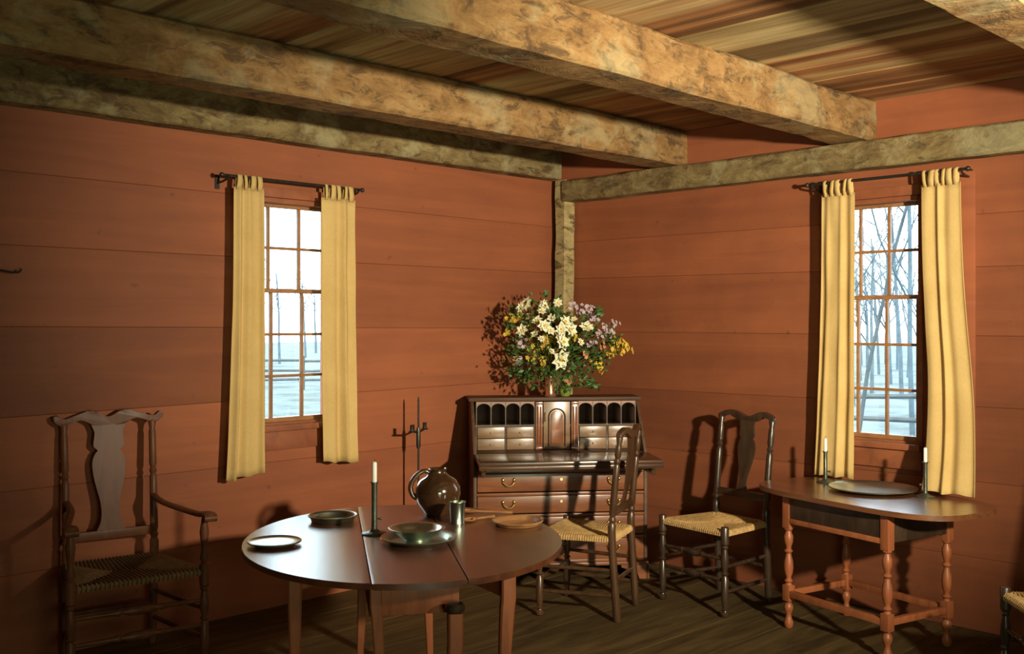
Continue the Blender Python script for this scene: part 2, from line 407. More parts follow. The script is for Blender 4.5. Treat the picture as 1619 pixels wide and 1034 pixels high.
WLu = (px2u(531, 'left', -.05), px2u(362, 'left', -.05)); WLz = (0.975, 2.20)
WRu = (px2u(1297, 'right', 0), px2u(1463, 'right', -.03)); WRz = (0.895, 2.19)
paneled_wall('left', [(0, 0), (0.40, 0), (0.79, -.004), (1.15, -.012), (1.49, .006), (1.87, 0.002), (2.185, .006), (2.50, 0), (CEIL, 0)], (*WLu, *WLz), M_WL, CEIL)
paneled_wall('right', [(0, 0), (0.36, 0), (0.73, .003), (1.10, .004), (1.47, -.002), (1.83, -0.008), (2.08, -.004), (2.36, 0), (CEIL, 0)], (*WRu, *WRz), M_WR, CEIL)
for nm, a in (('wall_back', (RX - 0.15, RX, RY - 0.15, 0.17, 0, CEIL)), ('wall_front', (RX, 0.17, RY - 0.15, RY, 0, CEIL))):
    bm = new(); box(bm, *a); o = obj(nm, bm, M_WL if nm == 'wall_front' else M_WR); o['kind'] = 'structure'
# floor with planks running along x
bm = new(); box(bm, RX - .15, 0.17, RY - .15, 0.17, -0.14, -0.03); fl = obj('floor', bm, M_FLOOR); fl['kind'] = 'structure'
y = 0.027
while y > RY + 0.05:
    wd = rnd.uniform(0.24, 0.36); y1 = max(RY, y - wd)
    bm = new(); dz = rnd.uniform(-0.0025, 0)
    prof = [(y - 0.001, -0.03), (y - 0.001, dz - 0.002), (y - 0.003, dz), (y1 + 0.003, dz), (y1 + 0.001, dz - 0.002), (y1 + 0.001, -0.03)]
    prism(bm, prof, RX, 0.027, axis='x'); obj('plank', bm, M_FLOOR, fl, smooth=False); y = y1
# ceiling boards running along y
bm = new(); box(bm, RX - .15, 0.17, RY - .15, 0.17, CEIL + 0.03, CEIL + 0.15); ce = obj('ceiling', bm, M_CEIL); ce['kind'] = 'structure'
x = 0.027
while x > RX + 0.05:
    wd = rnd.uniform(0.20, 0.36); x1 = max(RX, x - wd)
    bm = new(); dz = rnd.uniform(0, 0.006)
    prof = [(x - 0.002, CEIL + 0.03), (x - 0.003, CEIL + dz + 0.008), (x - 0.010, CEIL + dz), (x1 + 0.010, CEIL + dz), (x1 + 0.003, CEIL + dz + 0.008), (x1 + 0.002, CEIL + 0.03)]
    prism(bm, [(a, b) for a, b in prof], RY, 0.027, axis='y'); obj('plank', bm, M_CEIL, ce, smooth=False); x = x1

# ------------------------------------------------------------------ hewn beams
def hewn(name, a, b, sy, sz, mat, label, seed, amp=0.008, wane=0.018, n=70):
    """timber from a to b (bottom centre line), section sy wide, sz high"""
    a = Vector(a); b = Vector(b); t = (b - a).normalized()
    if abs(t.z) > 0.7: s = Vector((1, 0, 0)); up = t.cross(s).normalized(); s = up.cross(t).normalized(); up = -up
    else: s = Vector((0, 0, 1)).cross(t).normalized(); up = t.cross(s)
    bm = new(); rings = []
    prof0 = []
    hy = sy / 2; m = 4
    cs = [(-hy, 0), (hy, 0), (hy, sz), (-hy, sz)]
    for i in range(n + 1):
        f = i / n; p = a.lerp(b, f); ring = []
        w_ = [max(0.004, wane * (0.7 + 1.0 * noise.noise(Vector((f * (b - a).length * 1.7, c * 7.3 + seed, seed))))) for c in range(4)]
        pts = []
        for c in range(4):
            p0 = Vector(cs[c]); p1 = Vector(cs[(c + 1) % 4]); d = (p1 - p0); L = d.length; d.normalize()
            st = p0 + d * w_[c]; en = p1 - d * w_[(c + 1) % 4]
            for k in range(m + 1): pts.append(st.lerp(en, k / m))
        for q in pts:
            w3 = p + s * q.x + up * q.y
            nn = noise.noise(Vector((w3.x * 3.1, w3.y * 3.1, w3.z * 6 + seed))) * amp + noise.noise(Vector((w3.x * 11, w3.y * 11, w3.z * 14 + seed))) * amp * 0.55
            cdir = (Vector((q.x, q.y - sz / 2)))
            cdir.normalize()
            ring.append(bm.verts.new(w3 + (s * cdir.x + up * cdir.y) * nn))
        rings.append(ring)
    k = len(rings[0])
    for r0, r1 in zip(rings, rings[1:]):
        for j in range(k): bm.faces.new((r0[j], r0[(j + 1) % k], r1[(j + 1) % k], r1[j]))
    bm.faces.new(rings[0][::-1]); bm.faces.new(rings[-1])
    return tag(obj(name, bm, mat, angle=28), label, 'beam')
JB = 2.497
hewn('ceiling_joist', (RX, -0.97, JB), (-0.001, -0.97, JB), 0.205, CEIL - JB - 0.001, M_JOIST, 'rough ceiling joist nearest the left wall, mottled and dark at far left', 1)
hewn('ceiling_joist', (RX, -2.19, JB), (-0.001, -2.19, JB), 0.215, CEIL - JB - 0.001, M_JOIST, 'thick pale tan ceiling joist crossing the top of the picture, second from left wall', 2, amp=0.01, wane=0.022)
hewn('ceiling_joist', (RX, -3.62, JB), (-0.001, -3.62, JB), 0.215, CEIL - JB - 0.001, M_JOIST, 'ceiling joist just cutting the top right corner', 3)
hewn('wall_plate', (RX, -0.062, 2.495), (-0.115, -0.062, 2.495), 0.118, 0.216, M_JOIST2, 'weathered plate beam along the top of the left wall', 4, amp=0.006, wane=0.012)
hewn('wall_plate', (-0.066, -0.135, 2.343), (-0.066, RY, 2.343), 0.120, 0.143, M_JOIST2, 'greenish weathered plate beam on the right wall under the joist ends', 5, amp=0.006, wane=0.012)
hewn('corner_post', (-0.090, -0.060, 0.0), (-0.060, -0.056, 2.492), 0.10, 0.095, M_POST, 'pale hewn corner post rising behind the bouquet', 6, amp=0.006, wane=0.010, n=40)['category'] = 'post'

# ------------------------------------------------------------------ windows
def window(idx, side, uu, zz):
    M = WM[side]; u0, u1 = uu; z0, z1 = zz
    win = bpy.data.objects.new('window_%d' % idx, None); C.objects.link(win); win['kind'] = 'structure'
    ft = 0.026
    bm = new()
    for a in ((u0, u0 + ft, -0.17, 0.003, z0, z1), (u1 - ft, u1, -0.17, 0.003, z0, z1), (u0 + ft, u1 - ft, -0.17, 0.012, z1 - ft, z1), (u0 + ft, u1 - ft, -0.17, 0.0, z0, z0 + ft * .6)):
        box(bm, *a, bev=0.003, M=M)
    obj('window_frame', bm, M_TRIM, win)
    bm = new(); box(bm, u0, u1, 0.001, 0.022, z1 + 0.001, z1 + 0.055, bev=0.004, M=M); obj('head_casing', bm, M_TRIM, win)
    bm = new(); box(bm, u0 - 0.0, u1 + 0.0, 0.001, 0.045, z0 - 0.028, z0 + 0.004, bev=0.005, M=M); obj('window_sill', bm, M_TRIM, win)
    bm = new(); box(bm, u0, u1, 0.001, 0.018, z0 - 0.13, z0 - 0.03, bev=0.004, M=M); obj('sill_apron', bm, M_TRIM, win)
    iu0, iu1, iz0, iz1 = u0 + ft, u1 - ft, z0 + ft * .6, z1 - ft
    ph = (iz1 - iz0) / 5; zm = iz0 + 3 * ph
    def sash(za, zb, rows, n0):
        st = 0.020; mt = 0.0075
        bm = new()
        zr0 = 0.024; zr1 = 0.018
        box(bm, iu0, iu0 + st, n0 - .028, n0, za, zb, bev=0.003, M=M); box(bm, iu1 - st, iu1, n0 - .028, n0, za, zb, bev=0.003, M=M)
        box(bm, iu0 + st, iu1 - st, n0 - .028, n0, za, za + zr0, bev=0.003, M=M); box(bm, iu0 + st, iu1 - st, n0 - .028, n0, zb - zr1, zb, bev=0.003, M=M)
        a0, a1 = iu0 + st, iu1 - st; b0, b1 = za + zr0, zb - zr1
        for i in (1, 2): uc = a0 + (a1 - a0) * i / 3; box(bm, uc - mt, uc + mt, n0 - .024, n0 - .002, b0, b1, bev=0.002, M=M)
        for j in range(1, rows): zc = b0 + (b1 - b0) * j / rows; box(bm, a0, a1, n0 - .0235, n0 - .0015, zc - mt, zc + mt, bev=0.002, M=M)
        s = obj('sash', bm, M_SASH, win)
        for i in range(3):
            for j in range(rows):
                ua = a0 + (a1 - a0) * i / 3; ub = a0 + (a1 - a0) * (i + 1) / 3; c0 = b0 + (b1 - b0) * j / rows; c1 = b0 + (b1 - b0) * (j + 1) / rows
                bm = new(); box(bm, ua + .004, ub - .004, n0 - .0155, n0 - .0135, c0 + .004, c1 - .004, M=M); obj('pane', bm, M_GLASS, s, smooth=False)
    sash(iz0, zm + 0.009, 3, -0.022)
    sash(zm - 0.009, iz1, 2, -0.051)
    return win
window(1, 'left', WLu, WLz)
window(2, 'right', WRu, WRz)
# sliding shutter board that shows as a vertical edge right of the right window
bm = new(); box(bm, px2u(1500, 'right'), px2u(1544, 'right'), 0.001, 0.022, 0.80, 2.285, bev=0.004, M=WM['right'])
o = obj('trim_1', bm, M_WR); o['kind'] = 'structure'

# ------------------------------------------------------------------ curtains
def rod(side, ua, ub, z, label):
    M = WM[side]; t = thing('curtain_rod', label, 'curtain rod', M @ Vector(((ua + ub) / 2, 0, z)))
    off = Vector(t.location)
    bm = new(); tube(bm, [M @ Vector((ua, 0.105, z)) - off, M @ Vector((ub, 0.105, z)) - off], 0.0075, 8)
    for u in (ua, ub): bmesh.ops.create_uvsphere(bm, u_segments=10, v_segments=8, radius=0.013, matrix=Matrix.Translation(M @ Vector((u, 0.105, z)) - off))
    obj('rod', bm, M_IRON, t)
    for u in (ua + 0.03, ub - 0.03):
        bm = new(); tube(bm, [M @ Vector(p) - off for p in ((u, 0.0005, z - 0.03), (u, 0.06, z - 0.026), (u, 0.10, z - 0.018), (u, 0.118, z - 0.002))], 0.006, 8)
        box(bm, u - 0.012, u + 0.012, 0.0005, 0.006, z - 0.06, z + 0.01, M=Matrix.Translation(-off) @ M)
        obj('bracket', bm, M_IRON, t)
def curtain(side, ua, ub, ztop, zbot, label, folds=4.5, depth=0.022, seed=0, flare=0.0, push=0.0, rodz=2.27, tabs=5, bot=None, hemdz=0.0):
    """ua..ub at the top; bot=(ua,ub) at the hem"""
    M = WM[side]; bot = bot or (ua, ub)
    t = thing('curtain', label, 'curtain', M @ Vector(((ua + ub) / 2, 0.105, rodz)))
    off = Vector(t.location)
    bm = new(); nu, nz = 64, 36; g = []
    for j in range(nz + 1):
        fz = j / nz; z = ztop + (zbot - ztop) * fz; row = []
        e = fz ** 2.0
        a = ua + (bot[0] - ua) * e; b = ub + (bot[1] - ub) * e
        for i in range(nu + 1):
            fu = i / nu
            ph = fu * folds * 2 * PI + seed + 0.35 * math.sin(fz * 2.2 + seed)
            amp = depth * (0.45 + 0.55 * fz) * (0.75 + 0.35 * math.sin(fu * 9 + seed * 2))
            n = 0.105 + amp * math.sin(ph) * (0.6 + 0.4 * math.cos(ph * 0.5 + seed)) + push * max(0, fz - 0.55) ** 2 / 0.2025 + 0.006 * noise.noise(Vector((fu * 4, fz * 5, seed)))
            n = max(n, 0.035)
            u = a + (b - a) * (fu + 0.012 * math.cos(ph))
            zz = z + (hemdz * (fu - 0.5) * 2 * fz ** 3) + (0.004 * math.sin(fu * 13 + seed) * fz)
            row.append(bm.verts.new(M @ Vector((u, n, zz)) - off))
        g.append(row)
    for j in range(nz):
        for i in range(nu): bm.faces.new((g[j][i], g[j][i + 1], g[j + 1][i + 1], g[j + 1][i]))
    o = obj('cloth_panel', bm, M_CLOTH, t, angle=80)
    md = o.modifiers.new('thickness', 'SOLIDIFY'); md.thickness = 0.003; md.offset = 0
    for k in range(tabs):
        fu = (k + 0.5) / tabs; u = ua + (ub - ua) * (0.03 + 0.94 * fu); hw = 0.012 + 0.004 * math.sin(k * 2.1 + seed); lean = 0.006 * math.sin(k * 3.3 + seed)
        bm = new(); path = []
        for n, z in ((0.100, ztop - 0.012), (0.093, ztop + 0.02), (0.0945, rodz - 0.004), (0.0985, rodz + 0.0085), (0.105, rodz + 0.012), (0.1115, rodz + 0.0085), (0.1155, rodz - 0.004), (0.117, ztop + 0.02), (0.110, ztop - 0.012)): path.append((n, z))
        vs = [[bm.verts.new(M @ Vector((u + sx * hw + lean * (z - ztop) / 0.06, n, z)) - off) for n, z in path] for sx in (-1, 1)]
        for i in range(len(path) - 1): bm.faces.new((vs[0][i], vs[0][i + 1], vs[1][i + 1], vs[1][i]))
        q = obj('tab_loop', bm, M_CLOTH, t, angle=80); md = q.modifiers.new('thickness', 'SOLIDIFY'); md.thickness = 0.003; md.offset = 0
    return t
rod('left', px2u(572, 'left', .1), px2u(350, 'left', .1), 2.278, 'thin black iron curtain rod over the left window')
rod('right', px2u(1277, 'right', .1), px2u(1531, 'right', .1), 2.285, 'thin black iron curtain rod over the right window')
cu = lambda a, s: px2u(a, s, 0.105)
curtain('left', cu(417, 'left'), cu(370, 'left'), 2.225, 0.735, 'cream curtain at the left side of the left window, nearest the armchair', seed=0.4, rodz=2.278, bot=(cu(417, 'left'), cu(358, 'left')), tabs=4, folds=2.6, depth=0.028, hemdz=-0.012)
curtain('left', cu(561, 'left'), cu(509, 'left'), 2.215, 0.755, 'cream curtain at the right side of the left window', seed=2.1, rodz=2.278, bot=(cu(566, 'left'), cu(514, 'left')), tabs=5, folds=2.6, depth=0.028, hemdz=0.01)
curtain('right', cu(1299, 'right'), cu(1352, 'right'), 2.222, 0.70, 'cream curtain at the left side of the right window, behind a candlestick', seed=4.0, rodz=2.285, bot=(cu(1286, 'right'), cu(1350, 'right')), tabs=5, folds=2.9, depth=0.017)
curtain('right', cu(1456, 'right'), cu(1518, 'right'), 2.225, 0.712, 'long cream curtain right of the right window, hem draped over the table corner', seed=5.2, rodz=2.285, bot=(px2u(1456, 'right', .30), px2u(1541, 'right', .30)), tabs=6, folds=3.2, depth=0.019, push=0.20)

# ------------------------------------------------------------------ chairs
def turned(bm, a, b, prof, seg=12):
    """turned member from a to b, prof list of (fraction, radius)"""
    a = Vector(a); b = Vector(b)
    tube(bm, [a.lerp(b, f) for f, r in prof], [r for f, r in prof], seg)
BALL = [(0, .008), (.12, .010), (.3, .011), (.34, .016), (.36, .011), (.38, .011), (.42, .019), (.5, .022), (.58, .019), (.62, .011), (.64, .011), (.66, .016), (.7, .011), (.88, .010), (1, .008)]
def front_leg_prof(h, s=1.0):
    return [(0.0, .016), (.015, .022), (.04, .023), (.06, .014), (.075, .012), (.09, .019), (.10, .012), (.14, .016), (.2, .0195), (.43, .0195), (.45, .013), (.465, .013), (.48, .021), (.50, .013), (.52, .013), (.58, .021), (.66, .020), (.75, .013), (.77, .019), (.79, .014), (.81, .0215), (.985, .0215), (.995, .019), (1.0, .012)]
def make_chair(name, label, mat, rush, fw=.49, rw=.38, dp=.39, sh=.445, H_=1.03, arms=False, group=None, rake=.06):
    """faces -y, x to its left/right, origin on the floor at the seat centre"""
    t = thing(name, label, 'chair', group=group)
    yf = -dp / 2; yr = dp / 2; xf = fw / 2 - .02; xr = rw / 2 - .018
    fh = .665 if arms else sh + .025
    for s in (-1, 1):
        bm = new(); pr = front_leg_prof(fh)
        if arms: pr = [(f * .68 if f < .985 else .69, r) for f, r in pr[:-2]] + [(.70, .013), (.73, .020), (.78, .013), (.82, .015), (.9, .021), (.97, .014), (1, .012)]
        turned(bm, (s * xf, yf, 0), (s * xf, yf, fh), pr); obj('leg', bm, mat, t)
        def rp(z): return yr + (.03 * max(0, 1 - z / sh) if z < sh else rake * ((z - sh) / (H_ - sh)) ** 1.3)
        bm = new()
        zs = [0, .02, .1, .2, .21, .3, sh - .05, sh + .03, sh + .06, sh + .075, sh + .09, sh + .105, sh + .12, sh + .2, sh + .3, sh + .36, sh + .375, sh + .39, sh + .405, sh + .42, H_ - .09, H_ - .075, H_ - .045, H_ - .03]
        rr = [.017, .020, .0205, .0205, .0205, .0205, .021, .021, .021, .014, .020, .014, .019, .0185, .018, .0175, .0125, .0185, .0125, .0175, .0165, .0125, .019, .013]
        tube(bm, [(s * (xr + .004 * (z / H_)), rp(z), z) for z in zs], rr, 12); obj('post', bm, mat, t)
    # seat rails and rush
    bm = new()
    z = sh - .012
    cor = [Vector((-xf, yf, z)), Vector((xf, yf, z)), Vector((xr, yr, z)), Vector((-xr, yr, z))]
    for i in range(4): tube(bm, [cor[i], cor[(i + 1) % 4]], .0115, 8)
    ctr = Vector((0, (yf + yr) / 2, sh - .022))
    cv = bm.verts.new(ctr); vs = [bm.verts.new(c) for c in cor]
    for i in range(4): bm.faces.new((vs[i], vs[(i + 1) % 4], cv))
    seat = obj('seat', bm, rush, t)
    bm = new()
    dl = Vector((-.05, ctr.y, 0)); dr = Vector((.05, ctr.y, 0))
    targets = [(dl, dr), (dr, dr), (dr, dl), (dl, dl)]
    for i in range(4):
        a, b = cor[i], cor[(i + 1) % 4]; n = 30 if i != 2 else 24
        inward = Vector((0, 0, 0))
        for k in range(n):
            f = (k + .5) / n; p = a.lerp(b, f)
            ta, tb = targets[i]
            # where the strand meets the diagonal seam
            if i in (0, 2):
                fx = f if i == 0 else f
                q = a.lerp(ta, min(1, f * 2 / .82)) if f < .41 else (b.lerp(tb, min(1, (1 - f) * 2 / .82)) if f > .59 else ta.lerp(tb, (f - .41) / .18))
            else:
                q = a.lerp(ta, min(1, f * 2)) if f < .5 else b.lerp(tb, min(1, (1 - f) * 2))
            q = Vector((q.x, q.y, sh - .012 - .004 * min(1, (q - Vector((p.x, p.y, q.z))).length / .1)))
            outn = (Vector((p.x, p.y, 0)) - Vector((q.x, q.y, 0)))
            if outn.length < .012: continue
            outn.normalize(); r = .0062
            pts = [p + outn * .013 + Vector((0, 0, -.012)), p + outn * .014 + Vector((0, 0, .002)), p + outn * .006 + Vector((0, 0, .0115)), p - outn * .01 + Vector((0, 0, .0125)), q + Vector((0, 0, .004))]
            tube(bm, pts, [r, r, r, r, r * .8], 5, cap=False)
    wv = obj('rush_weave', bm, rush, seat); wv['kind'] = 'stuff'
    # crest, splat and lower back rail
    hx = xr + .004
    yb = lambda z: yr + rake * ((z - sh) / (H_ - sh)) ** 1.3
    zc = H_ - .03
    if arms:
        up = [(-hx - .050, zc + .028), (-hx - .028, zc + .036), (-hx - .008, zc + .014), (-hx * .62, zc + .040), (-hx * .36, zc + .052), (-hx * .1, zc + .026), (0, zc + .020), (hx * .1, zc + .026), (hx * .36, zc + .052), (hx * .62, zc + .040), (hx + .008, zc + .014), (hx + .028, zc + .036), (hx + .050, zc + .028)]
        dn = [(hx + .046, zc + .010), (hx + .010, zc - .016), (hx * .75, zc + .004), (hx * .55, zc + .010), (hx * .36, zc - .018), (0, zc - .020), (-hx * .36, zc - .018), (-hx * .55, zc + .010), (-hx * .75, zc + .004), (-hx - .010, zc - .016), (-hx - .046, zc + .010)]
    else:
        up = [(-hx - .016, zc - .012), (-hx - .010, zc + .012), (-hx * .72, zc + .034), (-hx * .45, zc + .030), (-hx * .2, zc + .012), (0, zc + .004), (hx * .2, zc + .012), (hx * .45, zc + .030), (hx * .72, zc + .034), (hx + .010, zc + .012), (hx + .016, zc - .012)]
        dn = [(hx - .004, zc - .014), (hx * .80, zc + .004), (hx * .58, zc + .002), (hx * .36, zc - .022), (0, zc - .024), (-hx * .36, zc - .022), (-hx * .58, zc + .002), (-hx * .80, zc + .004), (-hx + .004, zc - .014)]
    out = spl(up, 4) + spl(dn, 4)
    bm = new(); prism(bm, out, yb(zc) - .014, yb(zc) + .014, axis='y', bev=.004)
    for v in bm.verts: v.co.y += .03 * (1 - (v.co.x / hx) ** 2) * .5
    obj('crest_rail', bm, mat, t)
    zb = sh + .13 if not arms else sh + .115
    bm = new(); box(bm, -hx, hx, yb(zb) - .010, yb(zb) + .010, zb - .022, zb + .018, bev=.004); obj('back_rail', bm, mat, t)
    h = zc - .015 - zb
    half = [(.040, 0), (.046, .03), (.030, .09), (.024, .16), (.030, .28), (.046, .42), (.056, .54), (.058, .63), (.052, .70), (.040, .75), (.050, .77), (.050, .82), (.046, .9), (.054, 1.0)]
    if arms: half = [(.070, 0), (.066, .03), (.048, .10), (.040, .18), (.044, .30), (.062, .45), (.072, .56), (.074, .66), (.060, .735), (.050, .76), (.068, .80), (.066, .87), (.064, .93), (.078, 1.0)]
    hs = spl(half, 3)
    o2 = [(x_, zb + f * h) for x_, f in hs]; out = o2 + [(-x_, z_) for x_, z_ in reversed(o2)]
    bm = new(); prism(bm, out, -.006, .006, axis='y')
    bmesh.ops.bisect_plane  # outline keeps enough points to bend below
    for v in bm.verts:
        f = (v.co.z - zb) / h
        v.co.y += yb(v.co.z) + .018 * math.sin(f * PI) - .004 + .012 * max(0, f)
    obj('splat', bm, mat, t)
    # stretchers
    for zz, pr in ((.30, BALL), (.19, BALL)):
        bm = new(); turned(bm, (-xf, yf, zz), (xf, yf, zz), pr); obj('stretcher', bm, mat, t)
    for s in (-1, 1):
        for zz in (.26, .13):
            bm = new(); turned(bm, (s * xf, yf, zz), (s * xr, yr + .01, zz), [(0, .008), (.2, .011), (.8, .011), (1, .008)]); obj('stretcher', bm, mat, t)
    bm = new(); turned(bm, (-xr, yr + .012, .20), (xr, yr + .012, .20), [(0, .008), (.2, .011), (.8, .011), (1, .008)]); obj('stretcher', bm, mat, t)
    if arms:
        for s in (-1, 1):
            path = spl([(s * xr, yb(.72) - .005, .712), (s * (xr + .01), yr - .12, .690), (s * (xf - .005), yf + .10, .668), (s * xf, yf, .680), (s * (xf + .008), yf - .045, .682), (s * (xf + .008), yf - .062, .668)], 5)
            ws = [.016, .018, .019, .020, .024, .030, .030, .026]
            bm = new(); nn = len(path)
            rings = []
            for i, p in enumerate(path):
                f = i / (nn - 1); wd = ws[min(7, int(f * 7.99))]; th = .011 + .004 * f
                rings.append([bm.verts.new(Vector(p) + Vector((wd * math.cos(q * PI / 5), 0, th * math.sin(q * PI / 5)))) for q in range(10)])
            for r0, r1 in zip(rings, rings[1:]):
                for q in range(10): bm.faces.new((r0[q], r0[(q + 1) % 10], r1[(q + 1) % 10], r1[q]))
            bm.faces.new(rings[0]); bm.faces.new(rings[-1][::-1])
            tube(bm, [(s * xf + s * .008 - .028, yf - .052, .668), (s * xf + s * .008 + .028, yf - .052, .668)], .017, 12)
            obj('arm', bm, mat, t)
    return t
def face(dx, dy): return yaw_of(dx, dy) + PI / 2     # chair's -y turned to heading

arm = make_chair('armchair', 'tall red-brown armchair with vase splat against the left wall', M_ARM, M_RUSHD, fw=.60, rw=.425, dp=.46, sh=.435, H_=1.10, arms=True, rake=.05)
arm.location = P(-1.73, 4.62); arm.rotation_euler.z = face(.58, -.815)
ch = make_chair('side_chair', 'dark rush-seated side chair in side view between round table and desk', M_CHAIR, M_RUSH, fw=.46, rw=.38, dp=.38, sh=.43, H_=.985, rake=.05)
ch.location = P(.40, 5.53); ch.rotation_euler.z = face(-.925, .39)
ch2 = make_chair('side_chair', 'near-black rush-seated side chair against the right wall, right of the desk', M_DARK, M_RUSH, fw=.49, rw=.39, dp=.38, sh=.445, H_=1.03)
ch2.location = P(1.12, 5.66); ch2.rotation_euler.z = face(-.80, -.60)
ch3 = dup(ch2, P(2.16, 3.92), face(-1, 0.05), 'dark rush-seated chair cut off at the lower right corner')

# ------------------------------------------------------------------ round drop-leaf table
T = thing('drop_leaf_table', 'large oval drop-leaf table with polished red-brown top, laid with pewter', 'table', P(-.41, 3.90), yaw_of(.984, .18))
A_, B_ = .70, .59     # half-length along y, half-width along x
TZ = .72
def ell(x): return A_ * math.sqrt(max(0, 1 - (x / B_) ** 2))
def leaf_outline(x0, x1, n=28):
    o = []
    a0 = math.asin(max(-1, min(1, x0 / B_))); a1 = math.asin(max(-1, min(1, x1 / B_)))
    for i in range(n + 1):
        a = a0 + (a1 - a0) * i / n; o.append((B_ * math.sin(a), -A_ * math.cos(a)))
    for i in range(n, -1, -1):
        a = a0 + (a1 - a0) * i / n
        if A_ * math.cos(a) > 1e-4: o.append((B_ * math.sin(a), A_ * math.cos(a)))
    return o
for nm, x0, x1 in (('leaf', -B_, -.1525), ('top_board', -.150, .150), ('leaf', .1525, B_)):
    bm = new(); prism(bm, leaf_outline(x0, x1), TZ - .021, TZ, bev=.005); obj(nm, bm, M_TABLE, T)
bm = new()
for a in ((-.15, .15, -.47, -.448, .56, TZ - .022), (-.15, .15, .448, .47, .56, TZ - .022), (-.15, -.128, -.448, .448, .56, TZ - .022), (.128, .15, -.448, .448, .56, TZ - .022)):
    box(bm, *a, bev=.002)
obj('apron', bm, M_TLEG, T)
def sqleg(bm, x, y, ztop, w0, w1, lx=0, ly=0):
    lv = [(ztop, w0, 0), (ztop - .10, w0, 0.0), (ztop - .13, w0 * .98, .12), (ztop - .3, w0 * .80, .45), (.12, w1, .95), (.06, w1 * .95, 1.0), (.035, w1 * 1.5, 1.0), (.008, w1 * 1.7, 1.0), (0, w1 * 1.5, 1.0)]
    rings = []
    for z, w_, f in lv:
        h = w_ / 2; c = h * .8
        rings.append([bm.verts.new((x + lx * f + a * h if abs(b) < 1 else x + lx * f + a * h, y + ly * f + b * h, z)) for a, b in ((-1, -.75), (-.75, -1), (.75, -1), (1, -.75), (1, .75), (.75, 1), (-.75, 1), (-1, .75))])
    for r0, r1 in zip(rings, rings[1:]):
        for q in range(8): bm.faces.new((r0[q], r0[(q + 1) % 8], r1[(q + 1) % 8], r1[q]))
    bm.faces.new(rings[0]); bm.faces.new(rings[-1][::-1])
for x, y, zt, lx, ly in ((-.128, -.475, TZ - .022, .03, 0), (.128, -.535, .578, -.02, -.01), (-.128, .46, TZ - .022, -.02, .01), (.128, .46, TZ - .022, .02, .01), (-.395, -.235, TZ - .022, 0, 0), (.315, -.475, TZ - .022, -.03, -.01)):
    bm = new(); sqleg(bm, x, y, zt, .040 if (x, y) == (-.128, -.475) else .048, .026, lx, ly)
    lg = obj('leg', bm, M_TLEG, T)
    if zt < .65:
        bm = new(); box(bm, x - .02, x + .02, y + .024, -.47, .50, .57, bev=.002); obj('leg_tenon', bm, M_TLEG, lg)
        bm = new(); lathe(bm, [(.0, .578), (.028, .580), (.033, .588), (.033, .600), (.027, .608), (.0, .611)], 20, (x, y, 0)); obj('leg_cap', bm, M_DARK, lg)
for s, a0 in ((-1, (-.395, -.235)), (1, (.315, -.475))):
    bm = new(); p = Vector((a0[0], a0[1], 0)); q = Vector((s * .145, -.02, 0)); d = (q - p).normalized(); nrm = Vector((-d.y, d.x, 0)) * .010
    pts = [p + nrm, q + nrm, q - nrm, p - nrm]; prism(bm, [(v.x, v.y) for v in pts], .60, .67); obj('swing_rail', bm, M_TLEG, T)

# ------------------------------------------------------------------ tableware
def flat_plate(name, label, loc, r, mat, h=.016):
    bm = new(); lathe(bm, [(0, 0), (r * .62, 0), (r * .70, .002), (r - .008, h - .006), (r - .001, h - .004), (r, h - .001), (r - .003, h + .0012), (r - .008, h - .0008), (r - .010, h - .0028), (r * .5, h - .0034), (0, h - .0034)], 56)
    o = tag(obj(name, bm, mat, angle=50), label, 'plate'); o.location = loc; return o
def on(px, py, z):
    """floor-plan point of a spot seen at px,py and lying at height z"""
    Y = FPX * (H - z) / (py - HY); return P((px - CXP) / FPX * Y, Y, z)
def plate(name, label, loc, r, mat, h=.022, rim=.26, cat='plate', group=None, thick=.0022):
    bm = new(); ri = r * (1 - rim)
    prof = [(0, 0.0), (ri * .93, 0.0), (ri, .003), (ri + .004, h * .62), (r - .005, h - .003), (r - .001, h - .0035), (r, h - .001), (r - .002, h + .0012), (r - .007, h + .0003), (ri + .002, h * .62 + thick), (ri - .006, thick + .002), (ri * .9, thick), (0, thick)]
    lathe(bm, prof, 56)
    o = tag(obj(name, bm, mat, angle=50), label, cat, group); o.location = loc; return o
flat_plate('pewter_plate', 'small pewter plate at the far left edge of the oval table, shining white', on(434, 858, TZ + .008) - Vector((0, 0, .008)), .098, M_PEWTERB)
plate('pewter_dish', 'deep pewter dish toward the back of the left table leaf', on(526, 822, TZ + .005) - Vector((0, 0, .005)), .100, M_PEWTERD, h=.026, rim=.14)
chg = on(662, 852, TZ + .01); chg.z = TZ
plate('pewter_charger', 'large pewter charger holding the bowl at the table centre', chg, .142, M_PEWTERD, h=.020, rim=.22)
bm = new(); lathe(bm, [(0, 0), (.042, 0), (.044, .006), (.060, .014), (.082, .028), (.092, .042), (.104, .046), (.106, .0475), (.104, .049), (.090, .0455), (.078, .030), (.056, .017), (.035, .009), (0, .008)], 48)
o = tag(obj('pewter_bowl', bm, M_PEWTERB, angle=60), 'broad-rimmed pewter bowl standing on the large charger', 'bowl'); o.location = chg + Vector((0, 0, .0024)) + (RGT * -.008) + FWD * .015
bm = new(); lathe(bm, [(0, 0), (.030, 0), (.031, .004), (.028, .010), (.029, .03), (.0325, .085), (.035, .0885), (.0345, .090), (.032, .0885), (.0275, .03), (.0262, .008), (0, .007)], 36)
o = tag(obj('pewter_beaker', bm, M_PEWTER, angle=50), 'pewter beaker standing in front of the brown jug', 'cup'); o.location = on(723, 828, TZ)
plate('wooden_plate', 'turned wooden plate on the right leaf of the oval table', on(818, 830, TZ), .104, M_TREEN, h=.020, rim=.16, thick=.004)
